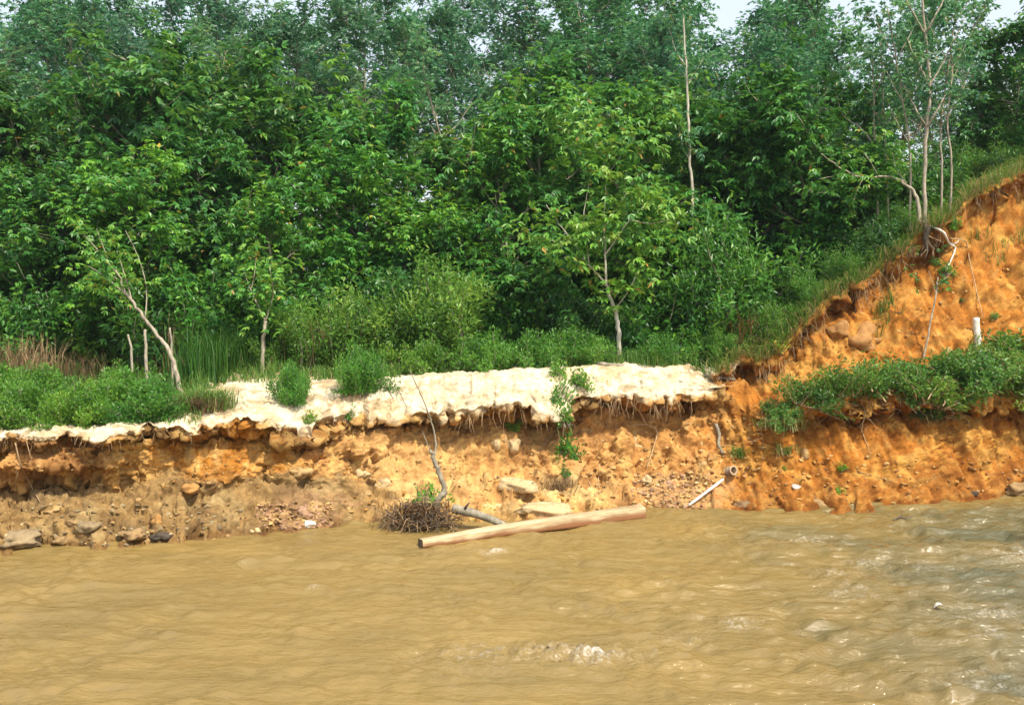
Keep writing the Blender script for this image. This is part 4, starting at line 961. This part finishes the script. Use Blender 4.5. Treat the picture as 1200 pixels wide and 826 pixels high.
# ------------------------------------------------------------------ wood by the water
def mat_timber():
    m, n, l, b = mat_new('hewn_timber'); tc = n.new('ShaderNodeTexCoord')
    mp = n.new('ShaderNodeMapping'); mp.inputs['Scale'].default_value = (0.7, 9, 9); l.new(tc.outputs['Object'], mp.inputs['Vector'])
    t = noise_node(n, l, 3.0, 6, .65, mp.outputs['Vector']); t2 = noise_node(n, l, 1.4, 3, .5, tc.outputs['Object'])
    r = ramp(n, [(.3, (.28, .19, .10)), (.5, (.50, .38, .225)), (.7, (.66, .54, .36))]); l.new(t.outputs['Fac'], r.inputs['Fac'])
    r2 = ramp(n, [(.35, (.72, .66, .60)), (.65, (1.05, 1.04, 1.0))]); l.new(t2.outputs['Fac'], r2.inputs['Fac'])
    mx = n.new('ShaderNodeMix'); mx.data_type = 'RGBA'; mx.blend_type = 'MULTIPLY'; mx.inputs['Factor'].default_value = 1
    l.new(r.outputs['Color'], mx.inputs['A']); l.new(r2.outputs['Color'], mx.inputs['B'])
    sp = n.new('ShaderNodeSeparateXYZ'); l.new(tc.outputs['Object'], sp.inputs[0])
    za = n.new('ShaderNodeMath'); za.operation = 'MULTIPLY_ADD'; za.inputs[1].default_value = .16; l.new(t2.outputs['Fac'], za.inputs[0]); l.new(sp.outputs['Z'], za.inputs[2])
    rz = ramp(n, [(.05, (1, 1, 1)), (.11, (0, 0, 0))]); l.new(za.outputs[0], rz.inputs['Fac'])
    mm = n.new('ShaderNodeMix'); mm.data_type = 'RGBA'; l.new(rz.outputs['Color'], mm.inputs['Factor']); l.new(mx.outputs['Result'], mm.inputs['A']); mm.inputs['B'].default_value = (.27, .12, .05, 1)   # red mud stain low on the log
    l.new(mm.outputs['Result'], b.inputs['Base Color']); b.inputs['Roughness'].default_value = .7
    bp = n.new('ShaderNodeBump'); bp.inputs['Strength'].default_value = .4; bp.inputs['Distance'].default_value = .02; l.new(t.outputs['Fac'], bp.inputs['Height']); l.new(bp.outputs['Normal'], b.inputs['Normal'])
    return m
M_TIMBER = mat_timber()
a0 = at(493, 636, y_at_z0(640)); a1 = at(751, 600, y_at_z0(606)); a0[2] = .055; a1[2] = .14
ax = a1 - a0; Lb = np.linalg.norm(ax); ang = math.atan2(ax[1], ax[0])
t = thing('timber_beam', 'long squared timber beam lying half in the water at the bank', 'timber', a0, ang); t.rotation_euler = (0, -math.asin(ax[2] / Lb), ang)
nb, ks = 40, 20
rg = np.random.RandomState(8); V = []
for i in range(nb):
    u = i / (nb - 1); hw = .10 + .06 * u; hh = .085 + .065 * u
    for k in range(ks):
        th = 2 * math.pi * (k + .5) / ks; c, s_ = math.cos(th), math.sin(th); e = .42
        V.append((u * Lb, hw * math.copysign(abs(c) ** e, c) + .018 * math.sin(3.1 * u + .5), hh * math.copysign(abs(s_) ** e, s_) + .014 * math.sin(5 * u)))
V = np.array(V); V[:, 1:] += (.016 * np.stack([perlin(V * np.array([1.2, 6, 6]) + 4), perlin(V * np.array([1.2, 6, 6]) + 14)], 1) + .007 * np.stack([perlin(V * np.array([6, 14, 14]) + 4), perlin(V * np.array([6, 14, 14]) + 14)], 1))
i = np.arange(nb - 1)[:, None] * ks; j = np.arange(ks)[None]; j2 = (j + 1) % ks
QB = np.stack([i + j, i + j2, i + ks + j2, i + ks + j], -1).reshape(-1, 4)
me = mesh_arrays('beam', V, [QB]); link('beam', me, M_TIMBER, t)
for nm, idx, dx, mt in (('butt_end', 0, -.004, M_BARK_DARK), ('sawn_end', nb - 1, .004, M_TIMBER)):
    ring = V[idx * ks:(idx + 1) * ks] + np.array([dx, 0, 0]); c = ring.mean(0, keepdims=True)
    tri = np.stack([np.full(ks, ks), np.arange(ks), (np.arange(ks) + 1) % ks], 1)
    if idx == 0: tri = tri[:, ::-1]
    link(nm, mesh_arrays(nm, np.vstack([ring, c]), [tri], smooth=False), mt, t)

Ys = 20.35
bt = bare_tree('dead_snag', 'dead forked snag leaning out of the brush pile by the river', 'snag', Ys, M_BARK_GREY,
    ([(503, 603, 0), (512, 590, 0), (521, 576, .05), (516, 558, .1), (509, 540, .15), (505, 528, .2)], .070, .040),
    [([(508, 537, .15), (511, 522, .2), (508, 503, .25), (502, 484, .2), (492, 460, .15), (480, 433, .1)], .024, .010), ([(505, 528, .2), (500, 518, .2), (495, 505, .25)], .014, .006), ([(502, 484, .2), (496, 478, .15), (490, 476, .1)], .010, .005)], None, 21)
lp = [at(531, 596, 20.2), at(550, 600, 20.1), at(572, 607, 20.0), at(594, 617, 19.9)]
o = lp[0]; t = thing('driftwood_log', 'short dark log lying between the brush pile and timber beam', 'log', o)
tb = Tubes(); q = lerp_path(np.array(lp) - o, 14); tb.add(q, np.linspace(.10, .065, 14), 9, lump=.10, rng=rng); link('log', tb.mesh('log'), M_BARK_GREY, t)
tb = Tubes(); tb.add(lerp_path([q[3], q[3] + np.array([.05, -.1, .12]), q[3] + np.array([.12, -.12, .2])], 6), np.linspace(.035, .015, 6), 6); link('branch_stub', tb.mesh('branch_stub'), M_BARK_DARK, t)
# brush pile: tangle of roots and stems
bc = at(492, 610, 20.15); bc[2] = .05
t = thing('brush_pile', 'tangled brown brush and roots piled at the foot of the snag', 'brush', bc); rg = np.random.RandomState(31)
for nm, n_, mt, rr_ in (('twigs', 230, M_BARK_DARK, .010), ('roots', 200, M_ROOT, .009)):
    tb = Tubes()
    for k in range(n_):
        a = rg.uniform(0, 6.28); rad = rg.uniform(0, 1) ** .6
        p0 = np.array([rad * math.cos(a) * .75, rad * math.sin(a) * .30, rg.uniform(-.05, .72) * (1 - rad * .75)])
        tb.add(limb_path(p0, rdir(rg, 1)[0] * np.array([1, .7, .6]), rg.uniform(.2, .55), 4, rg, -.2, .4), np.linspace(rr_, rr_ * .5, 5), 3, cap=False)
    link(nm, tb.mesh(nm), mt, t)
B = np.stack([rg.normal(size=900) * .32, rg.normal(size=900) * .14, rg.uniform(-.05, .40, 900)], 1)
o = link('dead_leaves', blade_mesh('dead_leaves', [blades(rg, B, rg.uniform(.08, .22, 900), .02, 1.2, rg.uniform(0, .6, 900))], M_DRY), None, t); o.color = (.8, .7, .6, 1)
# pipe, sticks
p, _ = surf(852, 551); t = thing('pipe', 'short rusty pipe sticking out of the clay with open end', 'pipe', p + np.array([.05, -.10, 0]), 0)
V = []; ks = 16
for (x, r) in ((-.45, .105), (.12, .105), (.12, .082), (-.40, .082)):
    for k in range(ks): V.append((x, r * math.cos(2 * math.pi * k / ks), r * math.sin(2 * math.pi * k / ks)))
i = np.arange(3)[:, None] * ks; j = np.arange(ks)[None]; j2 = (j + 1) % ks
QB = np.stack([i + j, i + ks + j, i + ks + j2, i + j2], -1).reshape(-1, 4)
link('tube', mesh_arrays('tube', np.array(V), [QB, np.array([np.arange(3 * ks, 4 * ks)[::-1]])]), mat_bark('rusty_pipe', (.12, .08, .055), (.30, .21, .14), 8), t)
V = []
for (x, r) in ((.10, .106), (.135, .118), (.135, .080), (.10, .081)):
    for k in range(ks): V.append((x, r * math.cos(2 * math.pi * k / ks), r * math.sin(2 * math.pi * k / ks)))
link('rim', mesh_arrays('rim', np.array(V), [QB]), mat_bark('pipe_rim', (.28, .20, .13), (.48, .36, .24), 8), t)
t.rotation_euler = (0, math.radians(-14), math.radians(-62))
q0 = surf(846, 563)[0] + np.array([0, -.10, .04]); q1 = surf(806, 591)[0] + np.array([0, -.16, .02])
t = thing('driftwood_pole', 'pale straight pole slanting from the clay into the water', 'pole', q0); tb = Tubes(); tb.add(lerp_path([(0, 0, 0), (q1 - q0) * .5 + np.array([0, -.12, .04]), q1 - q0], 12), np.linspace(.034, .028, 12), 7, lump=.08, rng=rng); link('pole', tb.mesh('pole'), M_WHITE, t)
tb = Tubes(); tb.add([(q1 - q0) * .3, (q1 - q0) * .3 + np.array([-.05, -.05, .06])], [.016, .008], 5); link('twig_stub', tb.mesh('twig_stub'), M_WHITE, t)
root('driftwood_stick', 'curved grey stick stuck upright in the clay above the pipe', [(838, 497), (842, 510), (841, 520), (846, 531)], .050, .034, M_BARK_GREY, (), .10, 'stick', None)
q0 = gpt(700, 24.7); q1 = gpt(862, 25.0); t = thing('fallen_trunk', 'thin grey fallen trunk lying along the back of the sand', 'trunk', q0); tb = Tubes()
tb.add(lerp_path([(0, 0, .03), (q1 - q0) * .4 + np.array([0, .05, .06]), (q1 - q0) + np.array([0, 0, .05])], 20), np.linspace(.06, .035, 20), 7, lump=.12, rng=rng); link('trunk', tb.mesh('trunk'), M_BARK_GREY, t)
tb = Tubes(); tb.add(lerp_path([(q1 - q0) * .5 + np.array([0, 0, .05]), (q1 - q0) * .6 + np.array([0, -.15, .15]), (q1 - q0) * .68 + np.array([0, -.3, .2])], 8), np.linspace(.025, .008, 8), 5); link('branch', tb.mesh('branch'), M_BARK_GREY, t)
# floating bits
d_ = ray(1055, 609); p = np.array([0, 0, CAMZ]) + d_ * (-CAMZ / d_[2]); tb = Tubes()
tb.add(lerp_path([(-.18, 0, -.04), (0, 0, .06), (.12, .02, .03), (.30, .03, .09)], 10), np.linspace(.035, .010, 10), 5, lump=.2, rng=rng); tb.add([(0, 0, .05), (.03, 0, .14)], [.014, .006], 4)
tag(link('floating_branch', tb.mesh('floating_branch'), M_BARK_DARK, None, p), 'small dark branch floating near the right bank', 'branch', kind='thing')
for nm, lab, px, py in (('floating_leaf', 'single whitish leaf floating above the lower right water', 1100, 714), ('floating_leaf', 'pale scrap floating by the bank at the right edge', 1180, 574)):
    d_ = ray(px, py); p = np.array([0, 0, CAMZ]) + d_ * (-CAMZ / d_[2]); u = np.linspace(-1, 1, 9); V = []
    for a in u:
        w = .045 * (1 - a * a) + .004; zz = .075 * (1 - a * a) + .02
        V += [(a * .075, -w, zz), (a * .075, 0, zz + .012), (a * .075, w, zz)]
    i = np.arange(8)[:, None] * 3; j = np.arange(2)[None]
    tag(link(nm, mesh_arrays(nm, np.array(V), [np.stack([i + j, i + 3 + j, i + 4 + j, i + 1 + j], -1).reshape(-1, 4)]), M_WHITE, None, p), lab, 'leaf', kind='thing')

# ------------------------------------------------------------------ boulders, lumps, cobbles
def mat_rock():
    m, n, l, b = mat_new('rock'); tc = n.new('ShaderNodeTexCoord'); oi = n.new('ShaderNodeObjectInfo')
    t = noise_node(n, l, 9, 6, .7, tc.outputs['Object']); r = ramp(n, [(.3, (.55, .52, .5)), (.6, (1, 1, 1)), (.75, (1.15, 1.12, 1.05))]); l.new(t.outputs['Fac'], r.inputs['Fac'])
    mx = n.new('ShaderNodeMix'); mx.data_type = 'RGBA'; mx.blend_type = 'MULTIPLY'; mx.inputs['Factor'].default_value = 1
    l.new(oi.outputs['Color'], mx.inputs['A']); l.new(r.outputs['Color'], mx.inputs['B']); l.new(mx.outputs['Result'], b.inputs['Base Color']); b.inputs['Roughness'].default_value = .9
    bp = n.new('ShaderNodeBump'); bp.inputs['Strength'].default_value = .5; bp.inputs['Distance'].default_value = .03; l.new(t.outputs['Fac'], bp.inputs['Height']); l.new(bp.outputs['Normal'], b.inputs['Normal'])
    return m
M_ROCK = mat_rock()
import bmesh
def ico(sub):
    bm = bmesh.new(); bmesh.ops.create_icosphere(bm, subdivisions=sub, radius=1.0); v = np.array([q.co[:] for q in bm.verts]); f = np.array([[x.index for x in q.verts] for q in bm.faces]); bm.free(); return v, f
IV, IF = ico(3); SV, SFc = ico(1)
def rock_mesh(seed, sx, sy, sz, rough=.5):
    v = IV + IV * (rough * fbm(IV * .9 + seed * 7.1, 3))[:, None]
    f1_, f2_, c_ = worley(IV * 1.3 + seed * 3.3); v = v + IV * (.45 * (c_ - .5) - .25 * np.exp(-((f2_ - f1_) / .1) ** 2) + .10 * perlin(IV * 4 + seed))[:, None]
    return mesh_arrays('boulder', v * np.array([sx, sy, sz]), [IF])
ORG, TAN, PAL, GRY, DRK, PNK, WHT = (.42, .22, .065), (.46, .30, .125), (.56, .42, .22), (.32, .205, .088), (.07, .052, .036), (.40, .24, .15), (.75, .70, .62)
for i, (nm, px, py, rx, rz, c, cat, lab) in enumerate((
    ('boulder', 745, 522, 11, 11, PAL, 'boulder', 'round pale boulder stuck in the clay below the sand'),
    ('clay_lump', 583, 521, 7, 7, PAL, 'clay lump', 'left one of three clay lumps under the pale green sprig'),
    ('clay_lump', 592, 518, 5, 6, TAN, 'clay lump', 'smallest middle one of three clay lumps under the sprig'),
    ('clay_lump', 605, 521, 8, 9, PAL, 'clay lump', 'right one of three clay lumps under the sprig'),
    ('boulder', 186, 612, 9, 7, ORG, 'boulder', 'orange rock at the water edge left of centre'),
    ('boulder', 189, 628, 12, 5, DRK, 'boulder', 'black flat stone at the water under the orange rock'),
    ('boulder', 363, 614, 7, 5, WHT, 'stone', 'bright white stone at the water edge'),
    ('boulder', 356, 598, 9, 7, PNK, 'boulder', 'pinkish block above the bright white stone'),
    ('boulder', 158, 628, 15, 6, GRY, 'boulder', 'broad grey rock at the waterline left of the black stone'),
    ('boulder', 104, 620, 16, 10, (.26, .19, .10), 'boulder', 'humped grey mud rock at the waterline'),
    ('boulder', 70, 634, 9, 5, GRY, 'boulder', 'low grey rock at the waterline further left'),
    ('boulder', 22, 627, 30, 10, (.30, .22, .12), 'boulder', 'large grey mud boulder at the left edge of the waterline'),
    ('boulder', 64, 597, 14, 6, TAN, 'boulder', 'flat tan rock lying on the grey mud ledge'),
    ('boulder', 88, 612, 9, 7, GRY, 'boulder', 'small grey rock on the mud below the tan rock'),
    ('boulder', 225, 572, 13, 6, ORG, 'clay lump', 'orange clay patch lump sunk in the grey mud'),
    ('clay_lump', 350, 552, 14, 9, TAN, 'clay lump', 'block of tan clay fallen below the slumped clump'),
    ('clay_lump', 450, 568, 13, 8, PAL, 'clay lump', 'pale clay block left of the brush pile'),
    ('clay_lump', 425, 556, 9, 7, PAL, 'clay lump', 'smaller pale clay block further left of the brush pile'),
    ('clay_lump', 432, 578, 8, 5, TAN, 'clay lump', 'tan clod below the two pale clay blocks'),
    ('clay_lump', 824, 545, 8, 7, TAN, 'clay lump', 'clay clod left of the pipe'),
    ('clay_lump', 833, 538, 7, 6, ORG, 'clay lump', 'orange clod above the left end of the pipe'),
    ('clay_lump', 812, 540, 7, 5, ORG, 'clay lump', 'orange clod left of the grey stick'),
    ('boulder', 942, 532, 6, 7, TAN, 'stone', 'small stone under the hanging greenish grass'),
    ('boulder', 933, 570, 6, 3, WHT, 'stone', 'white stone on the low orange ledge'),
    ('clay_lump', 1012, 402, 22, 15, (.40, .20, .06), 'clay lump', 'large pale orange clay lump on the upper slope'),
    ('clay_lump', 985, 388, 12, 9, (.40, .20, .06), 'clay lump', 'smaller orange clay lump left of the large lump'),
    ('clay_lump', 1110, 412, 9, 6, TAN, 'clay lump', 'tan clod left of the white stump'),
    ('boulder', 960, 592, 10, 5, GRY, 'boulder', 'dark rock at the waterline below the orange bank'),
    ('boulder', 868, 592, 9, 5, (.22, .13, .06), 'boulder', 'brown rock at the waterline right of the pole'),
    ('boulder', 1140, 578, 9, 4, DRK, 'boulder', 'dark stone at the waterline near the right edge'),
    ('boulder', 1195, 575, 14, 9, GRY, 'boulder', 'mossy grey rock at the right edge of the bank'),
    ('boulder', 758, 562, 7, 5, PAL, 'stone', 'pale stone at the upper left of the cobble spill'),
    ('boulder', 783, 566, 7, 6, PNK, 'stone', 'pinkish stone in the middle of the cobble spill'),
    ('boulder', 330, 602, 7, 5, PNK, 'stone', 'pinkish stone on the gravel left of the white stone'),
    ('boulder', 300, 622, 6, 4, PAL, 'stone', 'small pale stone at the left end of the gravel'))):
    p, nn_ = surf(px, py)
    k = p[1] / F
    o = link(nm, rock_mesh(i + 1, rx * k, rx * k * .8, rz * k), M_ROCK, None, p - nn_ * rz * k * .35); o.rotation_euler = (0, 0, i * 1.1 if rx < 9 else .2 * math.sin(i)); o.color = (*c, 1)
    tag(o, lab, cat, kind='thing')
# slabs of fallen sand
for i, (px, py, sx, sy, sz, rx, rz, lab) in enumerate(((604, 567, .52, .22, .10, .35, -.55, 'tilted slab of fallen pale sand on the beach'), (640, 596, .60, .30, .10, .2, .1, 'flat pale sand slab lying behind the timber beam'), (570, 592, .42, .24, .08, .2, -.2, 'pale sand slab right of the dark log'))):
    p, nn_ = surf(px, py); v = IV.copy(); v = np.sign(v) * np.abs(v) ** np.array([[.75, .75, .5]]); v = v + IV * (.40 * fbm(IV * 1.3 + i * 9, 3) + .12 * perlin(IV * 5 + i))[:, None]
    o = link('sand_slab', mesh_arrays('sand_slab', v * np.array([sx, sy, sz]), [IF]), M_ROCK, None, p + np.array([0, .05, -.03])); o.rotation_euler = (rx, .05, rz); o.color = (.58, .42, .22, 1); tag(o, lab, 'slab', 'slabs of fallen sand', 'thing')
# cobbles and clods: far too many and small to count
V = []; T = []; CC = []; o_ = 0
def cobbles(n, px0, px1, py0, py1, r0, r1, cols):
    global o_
    for _ in range(n):
        a = rng.uniform(px0, px1); b = rng.uniform(py0, py1); p, nn_ = surf(a, b)
        if p is None or p[2] < -.02: continue
        r = rng.uniform(r0, r1) ** 1.0; sv = SV * (1 + .25 * rng.normal(size=(len(SV), 1))) * r * np.array([rng.uniform(.8, 1.4), 1, rng.uniform(.5, .9)])
        V.append(sv + p); T.append(SFc + o_); CC.append(np.repeat(np.array([cols[rng.randint(len(cols))]]) * rng.uniform(.7, 1.2), len(sv), 0)); o_ += len(sv)
cobbles(260, 300, 390, 588, 620, .02, .055, (PNK, TAN, TAN, GRY, PNK)); cobbles(320, 740, 830, 556, 596, .02, .055, (PNK, TAN, TAN, PAL, PNK))
cobbles(220, -60, 300, 585, 640, .02, .06, (GRY, GRY, (.36, .28, .15), (.2, .15, .09))); cobbles(200, 400, 760, 530, 600, .02, .06, (TAN, TAN, ORG)); cobbles(220, 830, 1230, 530, 592, .02, .06, (ORG, TAN, ORG, (.25, .12, .05)))
cobbles(120, 930, 1210, 300, 420, .02, .05, (ORG, (.44, .25, .09), TAN)); cobbles(120, 0, 420, 530, 575, .02, .05, (ORG, TAN)); cobbles(200, 680, 900, 490, 560, .02, .07, (ORG, TAN))
me = mesh_arrays('cobbles', np.concatenate(V), [np.concatenate(T)], smooth=False)
ca = me.color_attributes.new('soil', 'FLOAT_COLOR', 'POINT'); cc = np.concatenate(CC); ca.data.foreach_set('color', np.concatenate([cc, np.ones((len(cc), 1))], 1).astype(np.float32).ravel())
tag(link('cobbles', me, M_SOIL), 'small cobbles, clods and gravel scattered on the bank', 'gravel', kind='stuff')

# ------------------------------------------------------------------ dry brush on the clay shelf
tb = Tubes()
for _ in range(260):
    a = rng.uniform(880, 1230); b = np.interp(a, [880, 950, 1080, 1230], [500, 478, 470, 440]) + rng.normal() * 14
    p, nn_ = surf(a, b)
    if p is None: continue
    tb.add(limb_path(p, np.array([rng.normal() * .8, -.5, rng.uniform(-.7, .8)]), rng.uniform(.2, .6), 4, rng, -.5, .25), np.linspace(.007, .003, 5), 3, cap=False)
tag(link('dry_brush', tb.mesh('dry_brush'), M_ROOT), 'thin dry stems hanging over the clay shelf', 'brush', kind='stuff')

# ------------------------------------------------------------------ haze
hv = np.array([(x, y, z) for x in (-320, 320) for y in (-70, 205) for z in (-2.2, 34)], float)
hq = np.array([(0, 1, 3, 2), (4, 6, 7, 5), (0, 4, 5, 1), (2, 3, 7, 6), (0, 2, 6, 4), (1, 5, 7, 3)])
mh = bpy.data.materials.new('haze'); mh.use_nodes = True; nh = mh.node_tree.nodes; nh.remove(nh['Principled BSDF'])
pv = nh.new('ShaderNodeVolumePrincipled'); pv.inputs['Color'].default_value = (0.86, 0.94, 1.0, 1); pv.inputs['Density'].default_value = 0.0003; pv.inputs['Anisotropy'].default_value = 0.2
mh.node_tree.links.new(pv.outputs[0], nh['Material Output'].inputs['Volume'])
tag(link('haze', mesh_arrays('haze', hv, [hq], smooth=False), mh), 'thin pale haze in the humid air', 'haze', kind='stuff')
